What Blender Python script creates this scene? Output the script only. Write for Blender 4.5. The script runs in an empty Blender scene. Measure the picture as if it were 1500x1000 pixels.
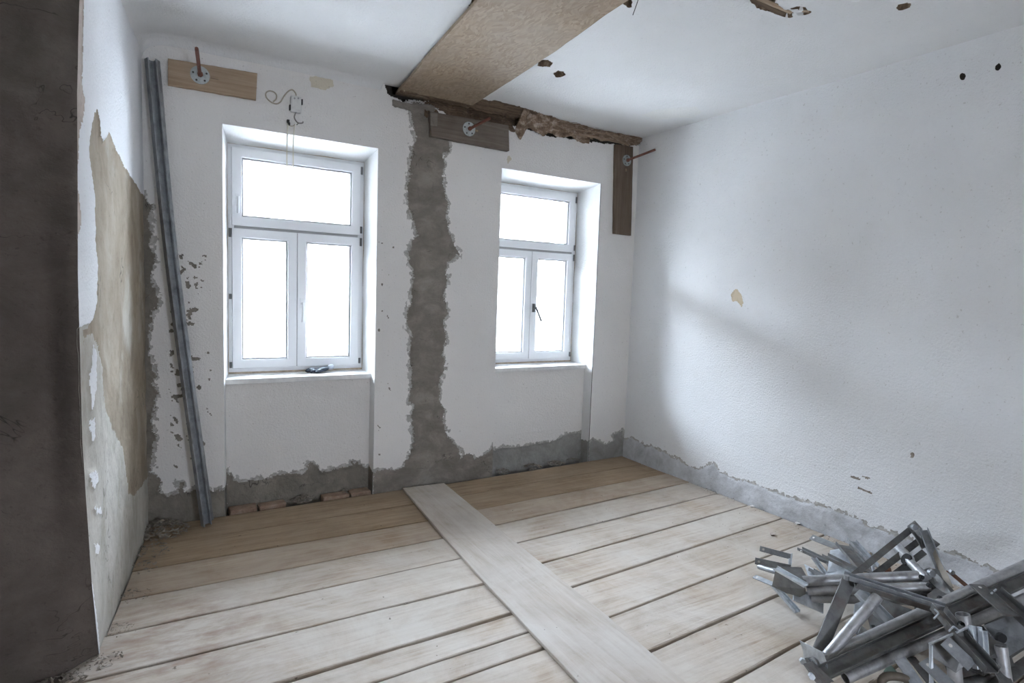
import bpy, math, random
import numpy as np
from mathutils import Vector, Matrix

random.seed(7)
rng = np.random.default_rng(11)
SC = bpy.context.scene
COL = SC.collection

# ------------------------------------------------------------------ camera
FPX, YAW, PITCH, ROLL = 855.15, -.5353, -.0842, .0347      # focal length in pixels of a 1500x1000 frame
CAM = np.array([0, -4.0855, 1.5])
_cy, _sy, _cp, _sp = math.cos(YAW), math.sin(YAW), math.cos(PITCH), math.sin(PITCH)
CF = np.array([-_sy*_cp, _cy*_cp, _sp]); _R = np.array([_cy, _sy, 0]); _U = np.cross(_R, CF)
CR = _R*math.cos(ROLL)+_U*math.sin(ROLL); CU = -_R*math.sin(ROLL)+_U*math.cos(ROLL)
cd = bpy.data.cameras.new('camera'); cam = bpy.data.objects.new('camera', cd); COL.objects.link(cam)
cd.sensor_width = 36; cd.lens = FPX/1500*36; cd.clip_start = .05
M = Matrix.Identity(4)
for i in range(3):
    M[i][0], M[i][1], M[i][2], M[i][3] = CR[i], CU[i], -CF[i], CAM[i]
cam.matrix_world = M
SC.camera = cam

# ------------------------------------------------------------------ world, light, exposure
SKY = 9.0
w = bpy.data.worlds.new('overcast_sky'); SC.world = w; w.use_nodes = True
nt = w.node_tree; nt.nodes.clear()
out = nt.nodes.new('ShaderNodeOutputWorld'); bg = nt.nodes.new('ShaderNodeBackground')
tc = nt.nodes.new('ShaderNodeTexCoord'); sx = nt.nodes.new('ShaderNodeSeparateXYZ')
rp = nt.nodes.new('ShaderNodeValToRGB')
rp.color_ramp.elements[0].position = 0.0; rp.color_ramp.elements[0].color = (.44, .49, .58, 1)
rp.color_ramp.elements[1].position = 1.0; rp.color_ramp.elements[1].color = (.75, .84, 1.0, 1)   # overcast: zenith three times the horizon
nt.links.new(tc.outputs['Generated'], sx.inputs[0]); nt.links.new(sx.outputs['Z'], rp.inputs[0])
nt.links.new(rp.outputs[0], bg.inputs[0]); nt.links.new(bg.outputs[0], out.inputs[0])
bg.inputs[1].default_value = SKY
def portal(x, z, sx_, sz_, y=.44, rx=-math.pi/2):
    l = bpy.data.lights.new('window_portal', 'AREA'); l.shape = 'RECTANGLE'; l.size = sx_; l.size_y = sz_
    l.cycles.is_portal = True
    o = bpy.data.objects.new('window_portal', l); COL.objects.link(o)
    o.location = (x, y, z); o.rotation_euler = (rx, 0, 0)
for x in (.823, 2.806): portal(x, 1.65, .96, 1.6)
portal(1.225, 1.0, .45, .5, -5.72, math.pi/2)  # sky sampling for the fill opening added in the rear wall
vs = SC.view_settings
SC.display_settings.display_device = 'sRGB'
vs.view_transform = 'Standard'; vs.look = 'None'; vs.gamma = 1; vs.exposure = 3.97; vs.use_curve_mapping = False
SC.cycles.diffuse_bounces = 7; SC.cycles.max_bounces = 12
SC.cycles.sample_clamp_indirect = 6

# ------------------------------------------------------------------ pixel measuring on real planes
def ray(x, y): return CF+CR*(x-750)/FPX+CU*(500-y)/FPX
def on(x, y, ax, v):
    d = ray(x, y); return CAM+d*((v-CAM[ax])/d[ax])
def onp(x, y, P, n):
    d = ray(x, y); return CAM+d*(np.dot(np.array(P)-CAM, n)/np.dot(d, n))
def Pz(x, y, z): return on(x, y, 2, z)

# ------------------------------------------------------------------ materials
def newmat(name):
    m = bpy.data.materials.new(name); m.use_nodes = True
    n = m.node_tree; return m, n, n.nodes['Principled BSDF']
def N(n, t, **k):
    a = n.nodes.new(t)
    for q, v in k.items():
        if hasattr(a, q): setattr(a, q, v)
        else: a.inputs[q].default_value = v
    return a
def noise(n, vec, scale, detail=6, rough=.6, dist=0.0):
    a = n.nodes.new('ShaderNodeTexNoise'); a.inputs['Scale'].default_value = scale; a.inputs['Detail'].default_value = detail
    a.inputs['Roughness'].default_value = rough; a.inputs['Distortion'].default_value = dist
    n.links.new(vec, a.inputs['Vector']); return a.outputs['Fac']
def ramp(n, fac, stops):
    r = n.nodes.new('ShaderNodeValToRGB'); e = r.color_ramp.elements
    while len(e) < len(stops): e.new(.5)
    for i, (p, c) in enumerate(stops):
        e[i].position = p; e[i].color = (*c, 1) if len(c) == 3 else c
    n.links.new(fac, r.inputs[0]); return r.outputs[0]
def mix(n, fac, a, b, mode='MIX'):
    m = n.nodes.new('ShaderNodeMix'); m.data_type = 'RGBA'; m.blend_type = mode
    for s, v in ((0, fac), (6, a), (7, b)):
        if isinstance(v, (int, float)): m.inputs[s].default_value = v
        elif isinstance(v, tuple): m.inputs[s].default_value = (*v, 1)
        else: n.links.new(v, m.inputs[s])
    return m.outputs[2]
def coords(n, scale=(1, 1, 1), rnd=False):
    t = n.nodes.new('ShaderNodeTexCoord'); mp = n.nodes.new('ShaderNodeMapping'); mp.inputs['Scale'].default_value = scale
    n.links.new(t.outputs['Object'], mp.inputs['Vector'])
    if rnd:
        oi = n.nodes.new('ShaderNodeObjectInfo'); ml = n.nodes.new('ShaderNodeMath'); ml.operation = 'MULTIPLY'; ml.inputs[1].default_value = 37
        n.links.new(oi.outputs['Random'], ml.inputs[0]); n.links.new(ml.outputs[0], mp.inputs['Location'])
    return mp.outputs[0]
def bump(n, bsdf, h, strength=.5, dist=.01, prev=None):
    b = n.nodes.new('ShaderNodeBump'); b.inputs['Strength'].default_value = strength; b.inputs['Distance'].default_value = dist
    n.links.new(h, b.inputs['Height'])
    if prev: n.links.new(prev, b.inputs['Normal'])
    n.links.new(b.outputs[0], bsdf.inputs['Normal']); return b.outputs[0]

def mat_paint(name, base, dirt, fleck=.5):
    m, n, b = newmat(name); v = coords(n)
    c = ramp(n, noise(n, v, 1.3, 5), [(.3, tuple(x*.93 for x in base)), (.65, base)])
    c = mix(n, ramp(n, noise(n, v, 3.1, 8, .65), [(.60, (0, 0, 0)), (.85, (.45,)*3)]), c, dirt)
    c = mix(n, ramp(n, noise(n, v, 62, 3, .6), [(.655, (0, 0, 0)), (.71, (fleck,)*3)]), c, (.34, .31, .27))
    n.links.new(c, b.inputs['Base Color']); b.inputs['Roughness'].default_value = .9
    p = bump(n, b, noise(n, v, 75, 5, .7), .9, .008)
    bump(n, b, noise(n, v, 9, 3), .3, .01, p)
    return m
def mat_rough(name, tones, scale=6, bs=.8, streak=(1, 1, 1), extra=None, cracks=0):
    m, n, b = newmat(name); v = coords(n, streak)
    c = ramp(n, noise(n, v, scale, 9, .66, .4), [(.28, tones[0]), (.5, tones[1]), (.72, tones[2])])
    c = mix(n, ramp(n, noise(n, v, 45, 4, .6), [(.62, (0, 0, 0)), (.75, (.5,)*3)]), c, tuple(x*.6 for x in tones[0]))
    if extra: c = mix(n, ramp(n, noise(n, v, 2.2, 7, .6), [(.52, (0, 0, 0)), (.64, (.75,)*3)]), c, extra)
    if cracks:
        e = noise(n, v, 2.6, 4, .62, .8); a = n.nodes.new('ShaderNodeMath'); a.operation = 'SUBTRACT'; a.inputs[1].default_value = .5; n.links.new(e, a.inputs[0])
        q = n.nodes.new('ShaderNodeMath'); q.operation = 'ABSOLUTE'; n.links.new(a.outputs[0], q.inputs[0])
        k = ramp(n, q.outputs[0], [(.0, (1, 1, 1)), (.006, (0, 0, 0))]); k2 = ramp(n, noise(n, v, 3.7, 3), [(.5, (0, 0, 0)), (.6, (cracks,)*3)])
        c = mix(n, mix(n, 1.0, k, k2, 'MULTIPLY'), c, tuple(x*.25 for x in tones[0]))
    n.links.new(c, b.inputs['Base Color']); b.inputs['Roughness'].default_value = .95
    p = bump(n, b, noise(n, v, 60, 6, .7), bs*.6, .006)
    bump(n, b, noise(n, v, 11, 6, .6), bs, .015, p)
    return m
def mat_wood(name, tones, grain=(1.2, 22, 22), dust=None, dustamt=.5, bs=.3, knots=True, stain=False):
    m, n, b = newmat(name); v = coords(n, grain, True)
    g = noise(n, v, 2.2, 8, .62, .6)
    c = ramp(n, g, [(.3, tones[0]), (.5, tones[1]), (.7, tones[2])])
    v2 = coords(n, (1, 1, 1), True)
    c = mix(n, ramp(n, noise(n, v2, 3.0, 6, .6), [(.4, (0, 0, 0)), (.75, (.5,)*3)]), c, tuple(x*.72 for x in tones[0]))
    if dust:
        c = mix(n, ramp(n, noise(n, v2, 2.4, 9, .7, .5), [(.36, (0, 0, 0)), (.62, (dustamt,)*3)]), c, dust)
    if stain:       # rust brown damp stain by the left wall
        vd = n.nodes.new('ShaderNodeVectorMath'); vd.operation = 'DISTANCE'; vd.inputs[1].default_value = (.02, -1.15, 0); n.links.new(coords(n, (1, .8, 1)), vd.inputs[0])
        m1 = ramp(n, vd.outputs['Value'], [(.15, (1, 1, 1)), (.55, (0, 0, 0))]); m2 = ramp(n, noise(n, coords(n, (1, 2.5, 1)), 5, 7, .65), [(.42, (0, 0, 0)), (.66, (.75,)*3)])
        c = mix(n, mix(n, 1.0, m1, m2, 'MULTIPLY'), c, (.27, .165, .11))
    if knots:
        c = mix(n, ramp(n, noise(n, v2, 34, 2, .5), [(.74, (0, 0, 0)), (.78, (.8,)*3)]), c, tuple(x*.35 for x in tones[0]))
    n.links.new(c, b.inputs['Base Color']); b.inputs['Roughness'].default_value = .82
    bump(n, b, g, bs, .006)
    return m
def mat_plain(name, col, rough=.5, metal=0.0, var=.0, vs_=20, bs=0):
    m, n, b = newmat(name); v = coords(n)
    if var:
        f = noise(n, v, vs_, 6, .6)
        c = ramp(n, f, [(.3, tuple(x*(1-var) for x in col)), (.7, tuple(min(1, x*(1+var*.4)) for x in col))])
        n.links.new(c, b.inputs['Base Color'])
        if bs: bump(n, b, f, bs, .004)
    else: b.inputs['Base Color'].default_value = (*col, 1)
    b.inputs['Roughness'].default_value = rough; b.inputs['Metallic'].default_value = metal
    return m
def mat_steel(name, col, rough=.45, rust=0.0):
    m, n, b = newmat(name); v = coords(n)
    c = ramp(n, noise(n, v, 16, 7, .65, .3), [(.32, tuple(x*.55 for x in col)), (.52, tuple(x*.85 for x in col)), (.7, col)])
    if rust: c = mix(n, ramp(n, noise(n, v, 9, 6, .6), [(.5, (0, 0, 0)), (.62, (rust,)*3)]), c, (.16, .085, .045))
    n.links.new(c, b.inputs['Base Color']); b.inputs['Metallic'].default_value = .75
    rr = ramp(n, noise(n, v, 25, 5), [(.3, (rough-.08,)*3), (.7, (rough+.14,)*3)]); n.links.new(rr, b.inputs['Roughness'])
    bump(n, b, noise(n, v, 90, 3), .12, .002)
    return m

PAINT = mat_paint('white_limewash', (.80, .775, .745), (.66, .62, .56))
PAINT_R = mat_paint('white_limewash_right', (.80, .80, .80), (.70, .67, .63), .35)
PAINT_C = mat_paint('ceiling_limewash', (.735, .73, .72), (.66, .62, .55), .2)
PAINT_L = mat_paint('left_limewash', (.80, .80, .81), (.68, .64, .6), .35)
REVEAL = mat_paint('reveal_limewash', (.80, .80, .79), (.7, .68, .64), .2)
MORTAR = mat_rough('grey_mortar', ((.16, .137, .113), (.225, .20, .17), (.32, .29, .25)), 5, 1.0, (1, 1, 1.6), None, .9)
MORTAR_R = mat_rough('pale_skirting_mortar', ((.36, .36, .365), (.52, .525, .54), (.66, .67, .69)), 7, .8)
SMEAR = mat_rough('thin_mortar_smear', ((.26, .24, .21), (.42, .40, .37), (.62, .60, .57)), 26, .6)
MORTAR_B = mat_rough('grey_skirting_mortar', ((.20, .19, .175), (.29, .28, .26), (.38, .37, .345)), 6, .6)
MORTAR_D = mat_rough('damp_mortar', ((.15, .132, .106), (.22, .196, .162), (.31, .28, .235)), 6, 1.0, (1, 1, 1), None, .9)
CREAM = mat_paint('cream_old_paint', (.66, .60, .48), (.55, .45, .32))
OCHRE = mat_paint('ochre_old_paint', (.60, .50, .36), (.45, .33, .2))
BARE = mat_rough('bare_old_plaster', ((.19, .145, .095), (.295, .24, .175), (.40, .345, .27)), 4, .8, (1, 1, .7), (.45, .42, .36), .8)
SKIM = mat_rough('pale_lime_skim', ((.31, .28, .23), (.44, .415, .365), (.55, .53, .485)), 4, .8, (1, 1, .6), (.33, .28, .21), .6)
EDGE = mat_rough('broken_plaster_edge', ((.33, .27, .23), (.45, .38, .33), (.53, .47, .42)), 9, .6)
CEMENT = mat_rough('dark_rough_cement', ((.085, .068, .056), (.125, .10, .085), (.17, .14, .12)), 3.2, 1.0, (1, 1, 1.3), (.085, .073, .058), .8)
REED = mat_rough('torn_reed_and_lime', ((.09, .055, .035), (.24, .165, .11), (.55, .46, .38)), 30, 1.0, (.5, 1, 1))
HOLEM = mat_rough('hole_reed_lining', ((.05, .035, .022), (.16, .11, .07), (.34, .26, .18)), 30, 1.0)
SOIL = mat_rough('rubble_dust', ((.14, .115, .09), (.25, .215, .175), (.40, .36, .31)), 14, 1.0)
BRICK = mat_rough('old_brick', ((.20, .12, .08), (.30, .20, .14), (.40, .31, .24)), 14, .7)
DARK = mat_rough('dark_void', ((.03, .025, .02), (.05, .04, .03), (.07, .06, .05)), 6, .5)
PLANK = mat_wood('dusty_floor_plank', ((.33, .25, .18), (.45, .37, .29), (.54, .47, .39)), (1.3, 20, 20), (.58, .54, .485), .75, .4, True, True)
PLANKM = mat_wood('half_bare_floor_plank', ((.29, .205, .135), (.39, .295, .21), (.46, .375, .285)), (1.3, 20, 20), (.53, .465, .385), .5, .4, True, True)
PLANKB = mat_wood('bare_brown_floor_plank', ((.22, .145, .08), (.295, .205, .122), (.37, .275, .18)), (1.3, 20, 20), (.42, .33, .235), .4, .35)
LONGB = mat_wood('pale_long_board', ((.39, .325, .26), (.47, .41, .345), (.53, .48, .42)), (16, 1.2, 16), (.56, .53, .49), .6, .3)
OAK = mat_wood('light_brown_plank', ((.27, .185, .115), (.375, .275, .185), (.45, .345, .245)), (1.2, 22, 26), None, 0, .3, False)
OLDW = mat_wood('grey_brown_plank', ((.085, .06, .042), (.14, .105, .078), (.21, .17, .135)), (1.2, 22, 26), (.24, .21, .18), .35, .5)
OLDV = mat_wood('brown_upright_plank', ((.085, .055, .035), (.13, .09, .06), (.18, .13, .09)), (24, 24, 1.2), None, 0, .5)
ROT = mat_wood('rotten_wood', ((.06, .038, .022), (.14, .092, .056), (.24, .17, .11)), (1.0, 30, 30), None, 0, 1.0)
LATH = mat_wood('pale_lath', ((.28, .19, .12), (.40, .29, .20), (.50, .40, .30)), (1.2, 40, 40), None, 0, .5)
def mat_osb():
    m, n, b = newmat('weathered_strand_board'); v = coords(n, (1, 1, 1))
    vo = n.nodes.new('ShaderNodeTexVoronoi'); vo.inputs['Scale'].default_value = 44; vo.feature = 'F1'
    mp = n.nodes.new('ShaderNodeMapping'); mp.inputs['Scale'].default_value = (2.2, .7, 1); mp.inputs['Rotation'].default_value = (0, 0, .6)
    d = n.nodes.new('ShaderNodeTexNoise'); d.inputs['Scale'].default_value = 5; n.links.new(v, d.inputs['Vector'])
    n.links.new(mix(n, .12, v, d.outputs['Color']), mp.inputs['Vector']); n.links.new(mp.outputs[0], vo.inputs['Vector'])
    c = ramp(n, vo.outputs['Color'], [(.1, (.215, .15, .09)), (.5, (.275, .20, .13)), (.9, (.345, .26, .18))])
    c = mix(n, ramp(n, noise(n, v, 4, 8, .65), [(.35, (0, 0, 0)), (.7, (.6,)*3)]), c, (.27, .215, .165))
    c = mix(n, ramp(n, noise(n, v, 9, 7, .7), [(.6, (0, 0, 0)), (.72, (.35,)*3)]), c, (.36, .27, .185))
    c = mix(n, ramp(n, noise(n, v, 30, 3, .6), [(.7, (0, 0, 0)), (.78, (.5,)*3)]), c, (.14, .10, .07))
    n.links.new(c, b.inputs['Base Color']); b.inputs['Roughness'].default_value = .8
    bump(n, b, vo.outputs['Distance'], .15, .004); return m
OSB = mat_osb()
PVC = mat_plain('white_window_plastic', (.80, .81, .82), .35)
SEAL = mat_plain('grey_seal', (.34, .34, .34), .6)
FOAM = mat_plain('dried_foam_bead', (.52, .42, .31), .9, 0, .35, 30, .3)
SILL = mat_plain('pale_stone_sill', (.72, .71, .69), .5, 0, .15, 18)
HINGE = mat_plain('hinge_metal', (.16, .16, .16), .45, .6)
CHROME = mat_plain('handle_white', (.74, .75, .76), .3)
STEEL = mat_steel('galvanised_steel', (.37, .385, .40), .48)
STEELD = mat_steel('dull_dark_steel', (.21, .21, .205), .5, .25)
STEELB = mat_steel('bright_sheet_steel', (.72, .76, .80), .36)
TUBE = mat_steel('grey_scaffold_tube', (.50, .50, .505), .46)
RUSTY = mat_plain('rusted_iron', (.20, .085, .045), .8, .2, .5, 40)
RODM = mat_plain('red_oxide_rod', (.19, .075, .05), .7, .1, .3, 40)
PLATE = mat_steel('zinc_anchor_plate', (.56, .60, .60), .5)
BOXP = mat_plain('old_white_plastic', (.66, .655, .63), .5, 0, .12, 30)
CABLE = mat_plain('beige_cable', (.42, .37, .29), .6)
CABLED = mat_plain('grey_cable', (.24, .225, .20), .6)
CORDW = mat_plain('ivory_cord', (.72, .69, .58), .6)
BLACK = mat_plain('black_plastic', (.035, .033, .03), .6)
KNIT = mat_plain('dark_glove_coating', (.045, .06, .085), .7, 0, .4, 60, .4)
KNITW = mat_plain('pale_glove_knit', (.62, .67, .74), .85, 0, .25, 90, .4)
STONE = mat_plain('facade_render', (.13, .12, .11), .9, 0, .1, 3)
def mat_glass():
    m = bpy.data.materials.new('window_glass'); m.use_nodes = True; n = m.node_tree; n.nodes.clear()
    o = n.nodes.new('ShaderNodeOutputMaterial'); t = n.nodes.new('ShaderNodeBsdfTransparent'); g = n.nodes.new('ShaderNodeBsdfGlossy')
    g.inputs['Roughness'].default_value = .02; t.inputs[0].default_value = (.94, .96, .96, 1)
    f = n.nodes.new('ShaderNodeFresnel'); f.inputs[0].default_value = 1.25
    mx = n.nodes.new('ShaderNodeMixShader'); n.links.new(f.outputs[0], mx.inputs[0]); n.links.new(t.outputs[0], mx.inputs[1]); n.links.new(g.outputs[0], mx.inputs[2])
    n.links.new(mx.outputs[0], o.inputs[0]); return m
GLASS = mat_glass()

# ------------------------------------------------------------------ object helpers
def mesh(name, V, F, mat, parent=None, smooth=False):
    me = bpy.data.meshes.new(name); me.from_pydata([tuple(map(float, v)) for v in V], [], [tuple(map(int, f)) for f in F])
    me.materials.append(mat); me.update()
    if smooth: me.polygons.foreach_set('use_smooth', [True]*len(me.polygons))
    o = bpy.data.objects.new(name, me); COL.objects.link(o)
    if parent: attach(o, parent)
    return o
def meshq(name, V, Q, mat, parent=None, smooth=True):
    me = bpy.data.meshes.new(name); me.vertices.add(len(V)); me.vertices.foreach_set('co', V.astype(np.float32).ravel())
    me.loops.add(Q.size); me.loops.foreach_set('vertex_index', Q.astype(np.int32).ravel())
    me.polygons.add(len(Q)); me.polygons.foreach_set('loop_start', np.arange(0, Q.size, 4, dtype=np.int32))
    me.materials.append(mat); me.update(calc_edges=True); me.validate()
    if smooth: me.polygons.foreach_set('use_smooth', np.ones(len(me.polygons), bool))
    o = bpy.data.objects.new(name, me); COL.objects.link(o)
    if parent: attach(o, parent)
    return o
def wloc(o):
    v = Vector(o.location)
    return v + wloc(o.parent) if o.parent else v
def attach(o, parent):           # meshes are written in room coordinates
    o.parent = parent; o.location = -wloc(parent)
def struct(o): o['kind'] = 'structure'; return o
def tag(o, label, cat, group=None):
    o['label'] = label; o['category'] = cat
    if group: o['group'] = group
    return o
def thing(name, label, cat, loc, group=None):
    o = bpy.data.objects.new(name, None); COL.objects.link(o); o.location = tuple(map(float, loc)); o.empty_display_size = .05
    return tag(o, label, cat, group)

def basis(d, up):
    d = np.array(d, float); d /= np.linalg.norm(d); up = np.array(up, float)
    s = np.cross(d, up)
    if np.linalg.norm(s) < 1e-4: s = np.cross(d, (1, 0, 0.1))
    s /= np.linalg.norm(s); n = np.cross(s, d); return d, s, n
def smooth0(pts, k=8):
    pts = [np.array(q, float) for q in pts]; P_ = [2*pts[0]-pts[1]]+pts+[2*pts[-1]-pts[-2]]; R_ = []
    for i in range(1, len(P_)-2):
        for j in range(k):
            t = j/k; a, b, c, d = P_[i-1:i+3]
            R_.append(.5*((2*b)+(-a+c)*t+(2*a-5*b+4*c-d)*t*t+(-a+3*b-3*c+d)*t**3))
    return R_+[pts[-1]]
class MB:
    def __init__(s): s.V = []; s.F = []
    def add(s, V, F):
        k = len(s.V); s.V += [tuple(map(float, v)) for v in V]; s.F += [tuple(k+i for i in f) for f in F]; return s
    def box(s, x0, x1, y0, y1, z0, z1):
        return s.add([(x, y, z) for z in (z0, z1) for y in (y0, y1) for x in (x0, x1)],
                     [(0, 2, 3, 1), (4, 5, 7, 6), (0, 1, 5, 4), (2, 6, 7, 3), (0, 4, 6, 2), (1, 3, 7, 5)])
    def extr(s, p0, p1, prof, up=(0, 0, 1)):
        p0, p1 = np.array(p0, float), np.array(p1, float); d, a, n = basis(p1-p0, up); k = len(prof)
        V = [p0+a*x+n*y for x, y in prof]+[p1+a*x+n*y for x, y in prof]
        return s.add(V, [(i, (i+1) % k, k+(i+1) % k, k+i) for i in range(k)]+[tuple(range(k))[::-1], tuple(range(k, 2*k))])
    def bar(s, p0, p1, w, t, up=(0, 0, 1)):
        return s.extr(p0, p1, [(-w/2, -t/2), (w/2, -t/2), (w/2, t/2), (-w/2, t/2)], up)
    def chan(s, p0, p1, w, h, t=.003, up=(0, 0, 1)):
        a = w/2
        return s.extr(p0, p1, [(-a, 0), (a, 0), (a, h), (a-t, h), (a-t, t), (-a+t, t), (-a+t, h), (-a, h)], up)
    def tube(s, pts, r, n=12, cap=True, hollow=0):
        pts = [np.array(p, float) for p in pts]; rings = []; ref = np.array((.3, .2, 1.0))
        for i, p in enumerate(pts):
            d = pts[min(i+1, len(pts)-1)]-pts[max(i-1, 0)]
            d, a, b = basis(d, ref); rings.append([p+r*(a*math.cos(2*math.pi*k/n)+b*math.sin(2*math.pi*k/n)) for k in range(n)])
        V = [v for q in rings for v in q]; F = []
        for i in range(len(rings)-1):
            for k in range(n): F.append((i*n+k, i*n+(k+1) % n, (i+1)*n+(k+1) % n, (i+1)*n+k))
        L = (len(rings)-1)*n
        if hollow:      # open tube ends with a wall thickness
            for base, p, nx, rev in ((0, pts[0], pts[1], 1), (L, pts[-1], pts[-2], 0)):
                dd = (nx-p)/np.linalg.norm(nx-p); ri = (r-hollow)/r
                k0 = len(V); V += [p+(np.array(V[base+k])-p)*ri for k in range(n)]; V += [p+(np.array(V[base+k])-p)*ri+dd*r*2 for k in range(n)]
                for k in range(n):
                    k2 = (k+1) % n
                    F.append((base+k, base+k2, k0+k2, k0+k)); F.append((k0+k, k0+k2, k0+n+k2, k0+n+k))
                F.append(tuple(range(k0+n, k0+2*n)))
        elif cap: F += [tuple(range(n))[::-1], tuple(range(L, L+n))]
        return s.add(V, F)
    def plate(s, poly, t, nrm=None):
        P = [np.array(p, float) for p in poly]
        if nrm is None:
            nrm = np.zeros(3)
            for i in range(len(P)): nrm += np.cross(P[i], P[(i+1) % len(P)])
        nrm = np.array(nrm, float); nrm /= np.linalg.norm(nrm); k = len(P)
        return s.add([p+nrm*t/2 for p in P]+[p-nrm*t/2 for p in P],
                     [tuple(range(k)), tuple(range(k, 2*k))[::-1]]+[(i, k+i, k+(i+1) % k, (i+1) % k) for i in range(k)])
    def build(s, name, mat, parent=None, smooth=False, bevel=0):
        o = mesh(name, s.V, s.F, mat, parent)
        if smooth:
            me = o.data; me.polygons.foreach_set('use_smooth', [True]*len(me.polygons))
            me.set_sharp_from_angle(angle=math.radians(40))
        if bevel:
            b = o.modifiers.new('bevel', 'BEVEL'); b.width = bevel; b.segments = 2; b.limit_method = 'ANGLE'
        return o

# ------------------------------------------------------------------ noise fields and plaster surfaces
_T = rng.random((256, 256))
def vnoise(u, v, seed):
    u = u+seed*17.31; v = v+seed*7.77
    i = np.floor(u).astype(int); j = np.floor(v).astype(int); fu = u-i; fv = v-j
    fu = fu*fu*(3-2*fu); fv = fv*fv*(3-2*fv); g = lambda a, b: _T[a & 255, b & 255]
    return (g(i, j)*(1-fu)+g(i+1, j)*fu)*(1-fv)+(g(i, j+1)*(1-fu)+g(i+1, j+1)*fu)*fv
def fbm(u, v, scale, octv=4, seed=0, gain=.55):
    t = 0; a = 1; s = 0
    for k in range(octv):
        t = t+a*(vnoise(u*scale*2**k, v*scale*2**k, seed+k*3)-.5); s += a; a *= gain
    return t/s*2
def sdf(U, V, poly):            # signed distance, positive inside
    P = np.array(poly, float); D = np.full(U.shape, 9.0); ins = np.zeros(U.shape, bool)
    for k in range(len(P)):
        a, b = P[k], P[(k+1) % len(P)]; e = b-a
        t = np.clip(((U-a[0])*e[0]+(V-a[1])*e[1])/(e@e+1e-12), 0, 1)
        D = np.minimum(D, np.hypot(U-a[0]-t*e[0], V-a[1]-t*e[1]))
        if a[1] != b[1]:
            c = ((a[1] > V) != (b[1] > V)) & (U < (b[0]-a[0])*(V-a[1])/(b[1]-a[1])+a[0]); ins ^= c
    return np.where(ins, D, -D)
def ss(a, b, x):
    t = np.clip((x-a)/(b-a), 0, 1); return t*t*(3-2*t)

SMEARED = ('mortar_channel', 'damp_patch', 'mortar_skirting', 'niche_mortar')
class Patch:
    def __init__(s, name, mat, polys, depth=.004, rag=.018, relief=.004, fine=14, fn=None, skip=False):
        s.__dict__.update(locals())

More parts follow.
